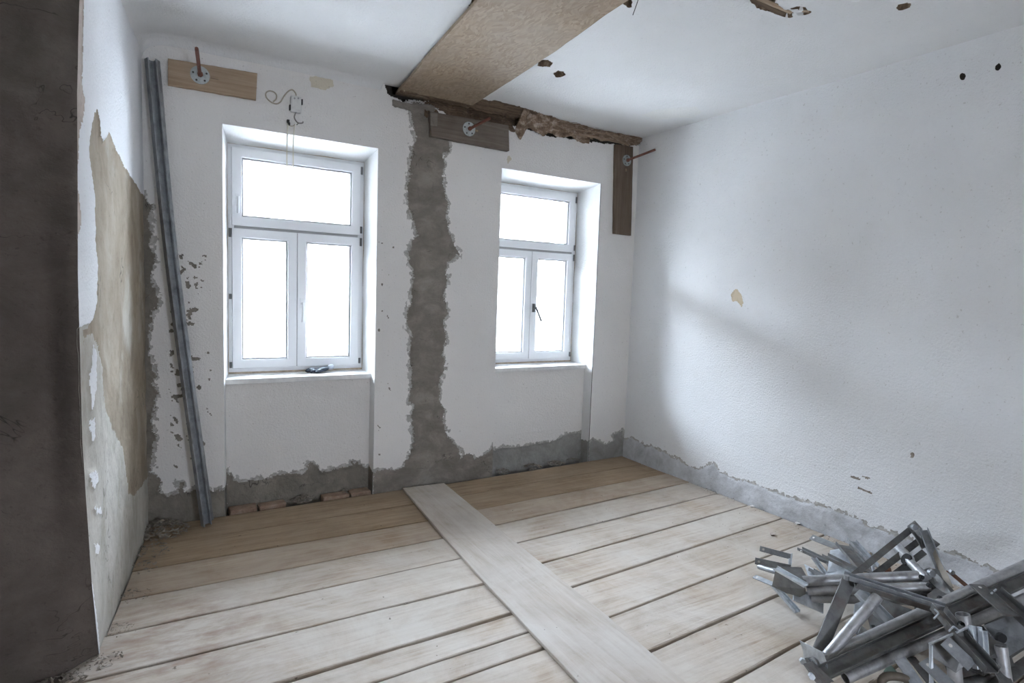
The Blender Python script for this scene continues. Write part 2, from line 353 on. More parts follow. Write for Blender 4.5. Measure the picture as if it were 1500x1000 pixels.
def surface(name, O, ud, vd, nd, us, vs_, mat, patches=(), openings=(), parent=None, undul=.004, seed=1, warp=None, hole_only=False):
    """plaster sheet: main skin plus one child mesh for each bare patch; nd points into the room"""
    us = np.array(us); vs_ = np.array(vs_); U, V = np.meshgrid(us, vs_, indexing='ij'); h = np.median(np.diff(us))
    Smax = np.full(U.shape, -1.0); ID = np.full(U.shape, -1, int)
    SM = np.full(U.shape, -1.0)
    for k, p in enumerate(patches):
        if p.name == 'mortar_smear': S = SM
        elif p.fn is not None: S = p.fn(U, V)
        else:
            S = np.full(U.shape, -1.0)
            for poly in p.polys:
                q = np.array(poly); m = .06
                bi = np.where((us > q[:, 0].min()-m) & (us < q[:, 0].max()+m))[0]; bj = np.where((vs_ > q[:, 1].min()-m) & (vs_ < q[:, 1].max()+m))[0]
                if len(bi) == 0 or len(bj) == 0: continue
                sl = (slice(bi[0], bi[-1]+1), slice(bj[0], bj[-1]+1))
                S[sl] = np.maximum(S[sl], sdf(U[sl], V[sl], poly))
            nz = fbm(U, V, p.fine*1.3, 5, seed+k*5, .80)
            S = np.where(S > -.5, S+p.rag*(nz+.9*np.maximum(0, fbm(U, V, p.fine*2.6, 4, seed+k*5+2, .7)-.22)*ss(-.07, 0, S)*3), S)
            last = S
            if p.name in SMEARED:
                S2 = S+.020+.044*fbm(U, V, 34, 4, seed+k*7+9, .72); SM = np.maximum(SM, np.where(S > 0, -1, S2))
        b = S > Smax; Smax = np.where(b, S, Smax); ID = np.where(b, k, ID)
    U2, V2 = U.copy(), V.copy()
    if patches:
        gu, gv = np.gradient(Smax, us, vs_); g2 = gu*gu+gv*gv+1e-9
        mv = (np.abs(Smax)/np.sqrt(g2) < .6*h)
        mv[0, :] = mv[-1, :] = False; mv[:, 0] = mv[:, -1] = False
        for (a, b, c, d) in openings:
            mv &= ~((U > a-h*1.2) & (U < b+h*1.2) & (V > c-h*1.2) & (V < d+h*1.2))
        U2 = np.where(mv, U-np.clip(Smax*gu/g2, -.45*h, .45*h), U); V2 = np.where(mv, V-np.clip(Smax*gv/g2, -.45*h, .45*h), V)
        S0 = np.where(mv, np.sign(Smax)*1e-5, Smax)
    else: S0 = Smax
    off = undul*fbm(U, V, 1.7, 3, seed+40)
    for (a, b, c, d) in openings:       # flat arrises round the openings
        off = off*ss(.0, .07, np.hypot(np.maximum(np.maximum(a-U, U-b), 0), np.maximum(np.maximum(c-V, V-d), 0)))
    Fc = lambda A: (A[:-1, :-1]+A[1:, :-1]+A[1:, 1:]+A[:-1, 1:])/4
    sc = Fc(S0); uc, vc = Fc(U), Fc(V); keep = np.ones(sc.shape, bool)
    for (a, b, c, d) in openings: keep &= ~((uc > a) & (uc < b) & (vc > c) & (vc < d))
    idc = ID[:-1, :-1]
    Dm = np.zeros(U.shape)
    for k, p in enumerate(patches):
        sel = (ID == k) & (S0 > 0)
        t = ss(0, .012, S0)
        Dm = np.where(sel, -p.depth*t+p.relief*t*fbm(U, V, 9, 5, seed+60+k, .6), Dm)
    if patches: Dm = np.where(S0 <= 0, .0012*np.exp(-np.abs(S0)/.02), Dm)
    off = off+Dm
    X = np.array(O)+U2[..., None]*np.array(ud)+V2[..., None]*np.array(vd)+off[..., None]*np.array(nd)
    if warp is not None: X = warp(U, V, X)
    nU, nV = U.shape; idx = np.arange(nU*nV).reshape(nU, nV)
    Q = np.stack([idx[:-1, :-1], idx[1:, :-1], idx[1:, 1:], idx[:-1, 1:]], -1)
    if np.dot(np.cross(ud, vd), nd) < 0: Q = Q[..., ::-1]
    X = X.reshape(-1, 3)
    def emit(nm, sel, mt, par):
        q = Q[sel]
        if len(q) == 0: return None
        u, inv = np.unique(q, return_inverse=True)
        return meshq(nm, X[u], inv.reshape(-1, 4), mt, par)
    main = emit(name, keep & ~(sc > 0), mat, parent)
    if parent is None: struct(main)
    for k, p in enumerate(patches):
        if p.skip: continue
        o = emit(p.name, keep & (sc > 0) & (idc == k), p.mat, main)
        if o and (p.fn is not None or p.name == 'mortar_smear'): o['kind'] = 'stuff'
    return main

def lin(a, b, h): return np.linspace(a, b, max(2, int(round((b-a)/h))+1))
def merge(*xs):
    a = np.unique(np.round(np.concatenate([np.atleast_1d(x) for x in xs]), 5)); return a[np.concatenate([[True], np.diff(a) > 1e-3])]

# ------------------------------------------------------------------ room dimensions (metres)
H = 2.91; XR = 3.683; XL0 = -.108; XP, YP = -.2615, -1.449
REAR = -5.6; FARL = -2.4
YF = .338                       # plane of the window frames
WIN = [dict(l=.3064, r=1.2835, fl=.359, fr=1.287), dict(l=2.2757, r=3.265, fl=2.342, fr=3.270)]
ZS, ZT, ZFT = .87, 2.466, 2.428; NY = .115       # sill, reveal top, frame top, niche depth

def bw(pts, Y=0.0): return [tuple(on(x, y, 1, Y)[[0, 2]]) for x, y in pts]       # measured on the window wall
def rw(pts): return [tuple(on(x, y, 0, XR)[[1, 2]]) for x, y in pts]
def ce(pts): return [tuple(on(x, y, 2, H)[[0, 1]]) for x, y in pts]

# ---- wall_back (window wall)
strip = bw([(586, 152), (600, 160), (604, 180), (611, 200), (604, 215), (600, 235), (600, 255), (597, 275), (597, 300), (603, 320), (609, 335), (612, 345), (603, 355), (598, 370), (598, 388), (606, 395), (604, 410), (602, 425), (601, 445), (594, 460), (597, 480), (602, 490), (600, 515), (600, 535), (604, 548), (599, 575), (599, 587), (607, 592), (602, 610), (605, 635), (605, 655), (597, 672), (590, 685), (578, 690), (562, 688), (547, 694), (545, 730), (640, 718), (724, 700), (723, 652), (717, 660), (706, 668), (695, 674), (690, 665), (680, 666), (674, 672), (672, 660), (668, 652), (655, 640), (648, 620), (650, 600), (643, 590), (641, 560), (651, 540), (647, 520), (653, 497), (648, 470), (655, 460), (648, 430), (656, 410), (652, 400), (655, 385), (668, 378), (672, 370), (660, 350), (655, 330), (652, 312), (656, 300), (650, 285), (648, 270), (650, 240), (648, 222), (657, 222), (657, 206), (646, 200), (632, 190), (634, 165), (640, 150)])
lcol = bw([(200, 284), (210, 282), (216, 300), (222, 300), (217, 325), (222, 340), (219, 360), (227, 375), (222, 390), (218, 410), (226, 425), (229, 440), (222, 460), (217, 480), (216, 520), (222, 545), (227, 552), (221, 562), (227, 574), (225, 603), (221, 619), (227, 643), (221, 662), (219, 691), (235, 707), (232, 721), (243, 727), (259, 725), (262, 707), (268, 708), (267, 723), (288, 717), (312, 721), (337, 717), (345, 775), (200, 790)])
rcol = bw([(864, 650), (868, 644), (878, 648), (885, 652), (892, 650), (900, 645), (897, 638), (911, 632), (912, 640), (930, 643), (930, 690), (860, 690)])
broken = bw([(567, 138), (579, 144), (600, 148), (625, 154), (650, 164), (690, 190), (725, 190), (755, 186), (772, 190), (800, 198), (830, 203), (870, 208), (900, 212), (938, 214), (948, 212), (960, 120), (560, 100)])
stain = bw([(454, 113), (470, 111), (488, 117), (489, 127), (475, 132), (456, 127)])
smudge = bw([(742, 232), (746, 228), (749, 233), (744, 240)])
def fl(U, V):
    dn = ss(.0, .06, U+.03)*ss(.42, .08, U)*ss(.25, .5, V)*ss(2.1, 1.5, V)
    d2 = .55*ss(.20, .03, np.abs(U-1.36))*ss(2.3, 1.7, V)*ss(.2, .3, V)
    d3 = .55*ss(.16, .02, np.abs(U-1.98))*ss(1.0, .5, V)
    n = fbm(U+.35*V, V*.75, 30, 4, 91, .7)
    return (n-(.80-.62*np.maximum(dn, np.maximum(d2, d3))))*.03
us = merge(lin(-.16, XR+.01, .0065), [w_[k] for w_ in WIN for k in ('l', 'r')]); vsz = merge(lin(-.03, H+.04, .0065), [ZS, ZT])
fixu = [w_[k] for w_ in WIN for k in ('l', 'r')]
us = np.array([u for u in us if u in np.round(fixu, 5) or min(abs(u-f) for f in fixu) > .003])
vsz = np.array([v for v in vsz if v in np.round([ZS, ZT], 5) or min(abs(v-ZS), abs(v-ZT)) > .004])
wb = surface('wall_back', (0, 0, 0), (1, 0, 0), (0, 0, 1), (0, -1, 0), us, vsz, PAINT,
        [Patch('mortar_channel', MORTAR, [strip], -.003, .024, .013, 16), Patch('damp_patch', MORTAR_D, [lcol], .004, .024, .006, 14),
         Patch('mortar_skirting', MORTAR_B, [rcol], .003, .014, .004, 16), Patch('broken_edge', EDGE, [broken], .0, .02, .0, 16, None, True),
         Patch('bare_stain', CREAM, [stain, smudge], .001, .010, .001, 22), Patch('mortar_smear', SMEAR, [], .0008, 0, .001), Patch('paint_flecks', MORTAR_D, [], .002, 0, .001, 14, fl)],
        [(w_['l'], w_['r'], -1, ZT) for w_ in WIN], seed=3)
# masonry behind the plaster
mb = MB(); y0, y1 = .02, .50
for a, b in ((-.6, .285), (1.305, 2.25), (3.29, 4.0)): mb.box(a, b, y0+.0, y1, -.4, 2.78)
for w_ in WIN:
    mb.box(w_['l']-.02, w_['r']+.02, y0, y1, 2.49, 2.78); mb.box(w_['l']-.02, w_['r']+.02, NY+.02, y1, -.4, ZS-.04)
mb.box(-.6, 4.0, .14, y1, 2.78, 3.3); mb.box(-.6, 1.36, .02, .14, 2.78, 3.3)
mb.build('masonry', DARK, wb)
# reveals, niches
niche_poly = [bw([(330, 692), (338, 697), (341, 706), (352, 708), (362, 705), (390, 703), (402, 698), (410, 695), (420, 695), (432, 694), (440, 696), (448, 689), (453, 678), (457, 678), (463, 683), (469, 691), (480, 691), (495, 686), (508, 684), (515, 682), (513, 676), (525, 680), (535, 686), (548, 680), (548, 740), (330, 775)], NY),
              bw([(715, 662), (735, 656), (745, 657), (760, 655), (775, 652), (790, 650), (800, 648), (815, 645), (825, 638), (840, 635), (856, 635), (856, 690), (715, 705)], NY)]
for k, w_ in enumerate(WIN):
    l, r = w_['l'], w_['r']; fn = (NY/YF); nl = l+(w_['fl']-l)*fn; nr = r+(w_['fr']-r)*fn
    surface('parapet', (0, NY, 0), (1, 0, 0), (0, 0, 1), (0, -1, 0), lin(nl, nr, .008), lin(-.06, ZS-.03, .008), PAINT,
            [Patch('niche_mortar', MORTAR_D if k == 0 else MORTAR_B, [niche_poly[k]], .004, .02, .007, 16), Patch('mortar_smear', SMEAR, [], .0008, 0, .001)], parent=wb, seed=9+k, undul=.002)
    mb = MB(); yb = YF+.06
    L = lambda y: l+(w_['fl']-l)*y/YF
    Rr = lambda y: r+(w_['fr']-r)*y/YF
    T = lambda y: ZT+(ZFT-ZT)*y/YF
    for side, fx in ((0, L), (1, Rr)):
        ny, nz = 24, 100; vv = []; ff = []
        for i in range(ny+1):
            for j in range(nz+1):
                y = yb*i/ny; z = -.06+(T(y)+.06)*j/nz
                e = (.003*math.sin(z*7+i*.2)+.0015*math.sin(z*31)) if 0 < i else 0
                vv.append((fx(y)+(e if side == 0 else -e)*.6, y, z))
        for i in range(ny):
            for j in range(nz):
                a = i*(nz+1)+j; q = (a, a+nz+1, a+nz+2, a+1); ff.append(q if side == 0 else q[::-1])
        o = mesh('reveal', vv, ff, REVEAL, wb, True)
        # mortar at the foot of the niche cheek
        mm = MB(); s = 1 if side == 0 else -1; VV = []; FF = []; nn = 16; mz = 14
        for i in range(nn+1):
            y = .002+i*(NY-.002)/nn; tp = (.17 if k == 0 else .19)+.035*float(fbm(np.array([y]), np.array([side*3.+k]), 26, 4, 5)[0])
            for j in range(mz+1):
                z = -.05+(tp+.05)*j/mz; VV.append((fx(y)+s*(.003*min(1, (mz-j)/2)+.0006*random.random()), y, z))
        for i in range(nn):
            for j in range(mz): q = i*(mz+1)+j; FF.append((q, q+mz+1, q+mz+2, q+1) if side == 0 else (q, q+1, q+mz+2, q+mz+1))
        mm.add(VV, FF)
        mm.build('niche_mortar', MORTAR if k == 0 else MORTAR_B, wb, True)
    vv = []; ff = []
    for i in range(13):
        y = yb*i/12
        for j in range(13): vv.append((L(y)+(Rr(y)-L(y))*j/12, y, T(y)-.003*math.sin(j*1.3)*(i/12)))
    for i in range(12):
        for j in range(12): a = i*13+j; ff.append((a, a+1, a+14, a+13))
    mesh('reveal', vv, ff, REVEAL, wb, True)

# ---- wall_right
rb = rw([(905, 640), (918, 645), (924, 641), (935, 647), (945, 655), (955, 655), (965, 661), (980, 667), (1000, 679), (1010, 684), (1025, 690), (1030, 687), (1045, 680), (1055, 692), (1065, 698), (1080, 705), (1095, 707), (1110, 712), (1125, 718), (1140, 724), (1155, 730), (1180, 737), (1200, 741), (1220, 748), (1245, 757), (1262, 763), (1262, 770), (1280, 775), (1300, 781), (1340, 796), (1360, 800), (1388, 811), (1400, 815), (1415, 820), (1440, 832), (1470, 845), (1500, 856), (1560, 880), (1600, 1100), (905, 690)])
ochre = rw([(1071, 432), (1078, 423), (1085, 430), (1089, 443), (1086, 450), (1080, 441), (1073, 441)])
nick = rw([(1334, 663), (1339, 661), (1338, 670), (1334, 671)])
scr = [rw([(1246, 696), (1262, 701), (1262, 704), (1246, 699)]), rw([(1262, 696), (1279, 700), (1279, 702), (1262, 699)]), rw([(1256, 712), (1280, 722), (1280, 725), (1256, 715)])]
anch = [rw([(1406, 109), (1410, 106), (1414, 108), (1415, 112), (1413, 117), (1409, 118), (1406, 114)]), rw([(1458, 97), (1462, 93), (1466, 95), (1467, 98), (1464, 103), (1460, 104), (1457, 101)])]
ys = -lin(-.12, 3.6, .0095)[::-1]; ys = merge(ys, lin(REAR, -3.61, .1))
wr = surface('wall_right', (XR, 0, 0), (0, 1, 0), (0, 0, 1), (-1, 0, 0), ys, merge(lin(-.03, .45, .009), lin(.460, H+.04, .010)), PAINT_R,
        [Patch('mortar_skirting', MORTAR_R, [rb], -.004, .016, .006, 16), Patch('mortar_smear', SMEAR, [], .0008, 0, .001), Patch('ochre_patch', OCHRE, [ochre], .003, .010, .001, 20),
         Patch('paint_chip', SOIL, [nick]+scr, .003, .006, .001, 20), Patch('anchor_hole', DARK, anch, .03, .004, .002, 20)], seed=21)
MB().box(XR+.045, XR+.4, REAR-.3, .5, -.4, 3.3).build('masonry', DARK, wr)

# ---- wall_left (side of the pier) and its dark front face
LD = np.array([XP-XL0, YP, 0]); LLEN = np.linalg.norm(LD); LD /= LLEN; LN = np.array([-LD[1], LD[0], 0]); LN = LN if LN[0] > 0 else -LN
def lw(pts):
    r = []
    for x, y in pts:
        p = onp(x, y, (XL0, 0, 0), LN); r.append((float(np.dot(p-np.array([XL0, 0, 0]), LD)), float(p[2])))
    return r
edge = np.array(lw([(116.5, -30), (116.5, 2), (113.5, 140), (114, 400), (120, 640), (135, 860), (147, 978)]))
edge = edge[np.argsort(edge[:, 1])]
def edge_u(v): return np.interp(v, edge[:, 1], edge[:, 0])+.004*fbm(np.zeros_like(v), v, 9, 4, 5)
lp = lw([(134, 195), (138, 170), (142, 157), (147, 175), (149, 200), (152, 206), (158, 198), (162, 196), (165, 202), (172, 222), (180, 238), (190, 258), (200, 270), (207, 285), (240, 300), (240, 800), (150, 1000), (143, 990), (136, 860), (121, 640), (114, 480), (126, 478), (136, 468), (141, 440), (142, 400), (140, 350), (140, 300), (136, 260), (132, 230)])
es = lw([(100, -40), (122, -40), (121, 2), (120, 60), (121, 130), (125, 145), (124, 165), (121, 185), (119, 192), (119, 235), (117, 260), (121, 290), (124, 330), (121, 350), (118, 370), (122, 440), (120, 480), (100, 480)])
white_bits = [lw([(136, 500), (142, 520), (141, 570), (136, 600), (133, 560)]), lw([(133, 610), (138, 612), (140, 640), (136, 645)]), lw([(133, 690), (141, 688), (145, 705), (139, 716), (136, 705)]), lw([(137, 740), (147, 745), (150, 752), (143, 752)]), lw([(138, 795), (144, 793), (146, 805), (140, 815)])]
def wl_fn(U, V):
    S = sdf(U, V, lp)+.02*fbm(U, V, 14, 5, 77, .66)
    for wbp in white_bits: S = np.minimum(S, -sdf(U, V, wbp)-.020*fbm(U, V, 38, 4, 78, .7))
    return S
def wl_warp(U, V, X):
    k = ss(LLEN-.12, LLEN, U); return X+(k*(edge_u(V)-LLEN))[..., None]*LD
low_ = lw([(110, 470), (145, 480), (160, 520), (185, 500), (205, 560), (240, 520), (260, 800), (150, 1020), (100, 900)])
def skim_fn(U, V):
    return np.minimum(wl_fn(U, V)+.0004, sdf(U, V, low_)+.05*fbm(U, V, 7, 5, 83, .62))
bp = Patch('bare_plaster', BARE, [], .006, 0, .006, 14, wl_fn)
wl = surface('wall_left', (XL0, 0, 0), LD, (0, 0, 1), LN, lin(-.02, LLEN, .008), lin(-.03, H+.04, .008), PAINT_L,
        [bp, Patch('lime_skim', SKIM, [], .005, 0, .006, 14, skim_fn), Patch('plaster_edge', EDGE, [es], .002, .010, .002, 18)], seed=31, warp=wl_warp)
for c in wl.children:
    if 'kind' in c: del c['kind']
def wf_warp(U, V, X):
    k = ss(.12, 0, U); e = edge_u(V)-LLEN; return X+(k*e)[..., None]*LD
wf = surface('wall_front', (XP, YP, 0), (-1, 0, 0), (0, 0, 1), (0, -1, 0), merge(lin(0, .9, .012), lin(.95, 2.2, .05)), lin(-.03, H+.04, .012), CEMENT, [], undul=.012, seed=41, warp=wf_warp)
MB().box(FARL-.1, XP-.06, YP+.05, .5, -.4, 3.3).build('masonry', DARK, wf)

# ---- rest of the shell (behind the camera)
mb = MB(); FILL_OPENING = (1.0, 1.45, .75, 1.25)      # unseen opening, added to brighten the window wall from behind
mb.box(FARL-.2, FILL_OPENING[0], REAR-.2, REAR, -.3, 3.2); mb.box(FILL_OPENING[1], 4, REAR-.2, REAR, -.3, 3.2); mb.box(FILL_OPENING[0], FILL_OPENING[1], REAR-.2, REAR, -.3, FILL_OPENING[2]); mb.box(FILL_OPENING[0], FILL_OPENING[1], REAR-.2, REAR, FILL_OPENING[3], 3.2)
struct(mb.build('wall_rear', PAINT))
struct(MB().box(FARL-.2, FARL, REAR, YP+.05, -.3, 3.2).build('wall_far_left', PAINT))

# ---- outside: an unseen overhang added to cut off the high sky, the house across the street, the street
OVERHANG_Y, OVERHANG_Z, OPP_Z = 2.6, 3.0, 6.6
ev = struct(MB().box(-4, 8, .5, OVERHANG_Y, OVERHANG_Z, OVERHANG_Z+.15).build('shade_overhang_1', mat_plain('added_overhang', (.30, .27, .24), .9)))
op = struct(MB().box(-22, 13, 15, 16, -4.5, OPP_Z).build('wall_opposite', STONE))  # unseen house, height and far end set for the daylight indoors
for i in range(-6, 4):
    for z in (-3.0, .2, 3.2):
        f = MB().box(i*3.2-.55, i*3.2+.55, 14.94, 15.05, z, z+1.7).build('facade_window', SEAL, op)
struct(MB().box(-22, 26, .6, 16, -4.8, -4.5).build('floor_street', mat_plain('pale_street_paving', (.33, .325, .32), .9)))

# ---- ceiling
hA = ce([(786, 92), (793, 87), (803, 86), (809, 91), (806, 98), (797, 97), (790, 97)])
hB = ce([(811, 108), (817, 103), (825, 104), (829, 108), (822, 113), (814, 112)])
hC = ce([(1086, -30), (1100, 2), (1110, 11), (1128, 17), (1143, 23), (1160, 25), (1162, 19), (1150, 14), (1140, 8), (1132, 0), (1125, -30)])
hD = ce([(1312, 12), (1318, 6), (1330, 4), (1336, 6), (1330, 12), (1318, 15)])
hE = ce([(905, -4), (912, 4), (924, 10), (926, 0), (925, -10)])
hF = ce([(686, 12), (694, 8), (704, -4), (710, -16), (700, -20)])
hG = ce([(1154, 13), (1165, 9), (1178, 11), (1188, 17), (1182, 22), (1174, 22), (1176, 14), (1166, 12)])
bk = ce([(728, 146), (745, 152), (760, 155), (780, 161), (795, 167), (808, 172), (812, 178), (830, 180), (852, 183), (870, 190), (890, 193), (905, 195), (912, 202), (925, 203), (935, 209), (948, 211), (955, 240), (700, 230), (640, 180), (680, 150)])
cst = [ce([(942, 168), (965, 160), (990, 158), (1020, 156), (1028, 164), (1018, 173), (990, 172), (960, 176)])]
def cwarp(U, V, X):
    X = X.copy()
    xl = XL0+(XP-XL0)*np.clip(-V/1.449, 0, 1); d1 = np.where(V > YP, U-xl, 9); d2 = np.where(U < 1.3, -V, -V+.09)
    for d, r in ((d1, .13), (d2, .075)):
        t = np.clip(r-np.clip(d, 0, r), 0, r); X[..., 2] -= (r-np.sqrt(np.maximum(r*r-t*t, 0)))*.8
    return X
cl = surface('ceiling', (0, 0, H), (1, 0, 0), (0, 1, 0), (0, 0, -1), merge(lin(FARL, -.31, .1), lin(-.3, XR+.03, .012)), merge(lin(REAR, -3.05, .1), lin(-3.0, .02, .012)), PAINT_C,
        [Patch('reed_hole', HOLEM, [hA, hB, hD], .035, .012, .012, 22), Patch('broken_hole', HOLEM, [hC, hG, hE, hF], .045, .016, .02, 20),
         Patch('broken_edge', EDGE, [bk], .0, .022, .0, 18, None, True), Patch('water_stain', mat_paint('stained_limewash', (.74, .73, .70), (.66, .58, .46)), cst, 0, .03, 0, 8)], seed=51, warp=cwarp, undul=.006)
MB().box(FARL-.2, 4, REAR-.2, .5, 3.06, 3.3).build('slab', DARK, cl)

# ---- floor: bed coloured near black to deepen the gap shade, plus single planks
fl_ = struct(MB().box(FARL-.2, 4, REAR-.2, .5, -.4, -.10).build('floor', DARK))
def plank(xl, xr, ya0, ya1, yb0, yb1, x0, x1, seed, seg=22, sk=0.0):
    """strip between line a (far edge) and line b (near edge); lines given at x0 and x1"""
    r = random.Random(seed); V = []; F = []; zt = r.uniform(-.0025, .001); tl = r.uniform(-.0015, .0015); c = .0035; th = .045
    ph = [r.uniform(0, 6) for _ in range(6)]
    for i in range(seg+1):
        x = xl+(xr-xl)*i/seg; t = (x-x0)/(x1-x0); g = .0012*r.uniform(-1, 1)
        a = ya0+(ya1-ya0)*t+.0025*math.sin(x*3+ph[0])+.0012*math.sin(x*11+ph[1])+g
        b = yb0+(yb1-yb0)*t+.0025*math.sin(x*3.4+ph[2])+.0012*math.sin(x*13+ph[3])-g
        z = zt+.0012*math.sin(x*2+ph[4])
        e = sk*(1-i/seg)
        V += [(x, a, z-th), (x, a, z-c), (x, a-c, z), (x+e/2, (a+b)/2, z-.0012), (x+e, b+c, z+tl), (x+e, b, z+tl-c), (x+e, b, z-th)]
    for i in range(seg):
        for k in range(6): p = i*7+k; F.append((p, p+1, p+8, p+7))
    F += [tuple(range(7))[::-1], tuple(seg*7+k for k in range(7))]
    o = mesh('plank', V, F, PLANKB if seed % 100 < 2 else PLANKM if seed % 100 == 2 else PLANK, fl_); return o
LY = [(-.013, -.018), (-.324, -.336), (-.626, -.647), (-.930, -.946), (-1.225, -1.238), (-1.535, -1.552), (-1.868, -1.850), (-2.038, -2.012), (-2.175, -2.143), (-2.48, -2.44), (-2.78, -2.74), (-3.08, -3.05), (-3.4, -3.38), (-3.7, -3.7), (-4.0, -4.0), (-4.3, -4.3), (-4.6, -4.6), (-4.9, -4.9), (-5.2, -5.2), (-5.58, -5.58)]
GAP = [.004, .006, .006, .007, .006, .007, .015, .004, .008]+[.007]*20
for i in range(len(LY)-1):
    g0, g1 = GAP[i]*.85, GAP[i+1]*.85; x_l = -.30 if LY[i+1][0] > -1.5 else (-.35-.06*(i % 2) if LY[i+1][0] > -2.25 else FARL+.02)
    if LY[i+1][0] > -1.5: x_l = XL0+(XP-XL0)*(-LY[i][0]/1.449)+.004
    plank(x_l, 1.50 if i > 1 else 1.53, LY[i][0]-g0, LY[i][1]-g0, LY[i+1][0]+g1, LY[i+1][1]+g1, .3, 1.38, 100+i, 22, (XP-XL0)*.305/1.449 if LY[i+1][0] > -1.5 else 0)
RY = [(-.03, .012), (-.319, -.265), (-.621, -.574), (-.906, -.822), (-1.199, -1.111), (-1.486, -1.392), (-1.773, -1.668), (-2.080, -1.975), (-2.368, -2.283), (-2.668, -2.575), (-2.97, -2.88), (-3.27, -3.19), (-3.57, -3.50), (-3.87, -3.8), (-4.17, -4.1), (-4.47, -4.4), (-4.77, -4.7), (-5.07, -5.0), (-5.57, -5.57)]
RG = [.004, .006, .005, .006, .010, .009, .008, .009, .010, .009]+[.008]*12
for i in range(len(RY)-1):
    g0, g1 = RG[i]*.8, RG[i+1]*.8
    plank(1.62 if i < 2 else 1.56, XR-.012, RY[i][0]-g0, RY[i][1]-g0, RY[i+1][0]+g1, RY[i+1][1]+g1, 1.8, 3.65, 200+i)

MB().box(FARL+.02, -.34, -2.19, -1.40, -.101, -.022).build('earth_fill', SOIL, fl_)
# bricks and rubble at the foot of the niche
def lump(name, c, sz, mat, parent, seed):
    r = random.Random(seed); V = []; F = [(0, 2, 3, 1), (4, 5, 7, 6), (0, 1, 5, 4), (2, 6, 7, 3), (0, 4, 6, 2), (1, 3, 7, 5)]
    for z in (-1, 1):
        for y in (-1, 1):
            for x in (-1, 1): V.append((c[0]+x*sz[0]/2*r.uniform(.9, 1.05), c[1]+y*sz[1]/2*r.uniform(.85, 1.1), c[2]+z*sz[2]/2*r.uniform(.8, 1.1)))
    o = mesh(name, V, F, mat, parent); b = o.modifiers.new('bevel', 'BEVEL'); b.width = .006; b.segments = 2; return o
for k, (x, wd) in enumerate(((.42, .17), (.60, .17), (1.02, .18), (1.20, .15))):
    lump('brick', (x, .055, -.012), (wd, .10, .055), BRICK, wb, k)
def pile_stuff(name, spots, mat, seed, parent=None):
    r = random.Random(seed); mb = MB()
    for (x, y, z, rad, n, smin, smax) in spots:
        for _ in range(n):
            a = r.uniform(0, 6.28); q = rad*math.sqrt(r.random()); cx, cy = x+q*math.cos(a), y+q*math.sin(a); s = r.uniform(smin, smax); hgt = max(0, (1-q/rad))*z
            R = [Vector((r.uniform(-1, 1), r.uniform(-1, 1), r.uniform(-.6, .6))).normalized()*s*r.uniform(.6, 1.1) for _ in range(4)]
            mb.add([(cx+v.x, cy+v.y, max(.0005, hgt+s*.35+v.z*.6)) for v in R], [(0, 1, 2), (0, 3, 1), (1, 3, 2), (2, 3, 0)])
    o = mb.build(name, mat, parent); o['kind'] = 'stuff'; return o
rub = pile_stuff('rubble', [(-.04, -.12, .06, .14, 420, .006, .022), (-.09, -.4, .03, .10, 120, .004, .015), (-.13, -.6, .02, .08, 90, .004, .012), (-.15, -.9, .015, .07, 70, .003, .010), (-.2, -1.2, .015, .06, 60, .003, .010), (-.23, -1.42, .015, .06, 60, .004, .012), (-.36, -1.52, .02, .09, 130, .004, .016), (-.55, -1.54, .02, .10, 130, .004, .018), (-.75, -1.55, .02, .12, 110, .004, .018)], SOIL, 5)
tag(rub, 'grey brown plaster rubble heaped in the left floor corner and along the left wall', 'rubble')
nr = pile_stuff('niche_rubble', [(.8, .06, .03, .07, 200, .005, .02), (1.1, .08, .03, .05, 90, .005, .016), (.5, .08, .02, .06, 60, .004, .012), (2.4, .03, .03, .06, 120, .004, .016), (2.7, .04, .03, .08, 220, .004, .018), (2.95, .05, .02, .08, 200, .004, .016), (3.15, .06, .02, .07, 120, .004, .014)], SOIL, 6, wb)
grit = []
for k in range(60): grit.append((random.uniform(2.5, 3.6), random.uniform(-2.2, -.9), 0, .1, 3, .002, .006))
for k in range(26): grit.append((XR-.03, -random.uniform(.4, 3.0), .004, .06, 12, .002, .009))
for k in range(50): grit.append((random.uniform(0, 3.4), random.uniform(-2.9, -.2), 0, .2, 2, .0015, .004))
g_ = pile_stuff('plaster_grit', grit, SOIL, 8); tag(g_, 'fine plaster grit and crumbs strewn over the floor planks', 'grit')

# ------------------------------------------------------------------ windows
def ring(mb, x0, x1, z0, z1, w_, y0, y1, ch=.0):
    """rectangular frame; ch slopes the inner edge towards the glass"""
    o = [(x0, z0), (x1, z0), (x1, z1), (x0, z1)]; i = [(x0+w_, z0+w_), (x1-w_, z0+w_), (x1-w_, z1-w_), (x0+w_, z1-w_)]
    j = [(x0+w_+ch, z0+w_+ch), (x1-w_-ch, z0+w_+ch), (x1-w_-ch, z1-w_-ch), (x0+w_+ch, z1-w_-ch)]
    V = [(x, y0, z) for x, z in o]+[(x, y0, z) for x, z in i]+[(x, y1, z) for x, z in j]+[(x, y1, z) for x, z in o]; F = []
    for k in range(4):
        l = (k+1) % 4
        F += [(k, l, 4+l, 4+k), (4+k, 4+l, 8+l, 8+k), (8+k, 8+l, 12+l, 12+k), (12+k, 12+l, l, k)]
    mb.add(V, F)
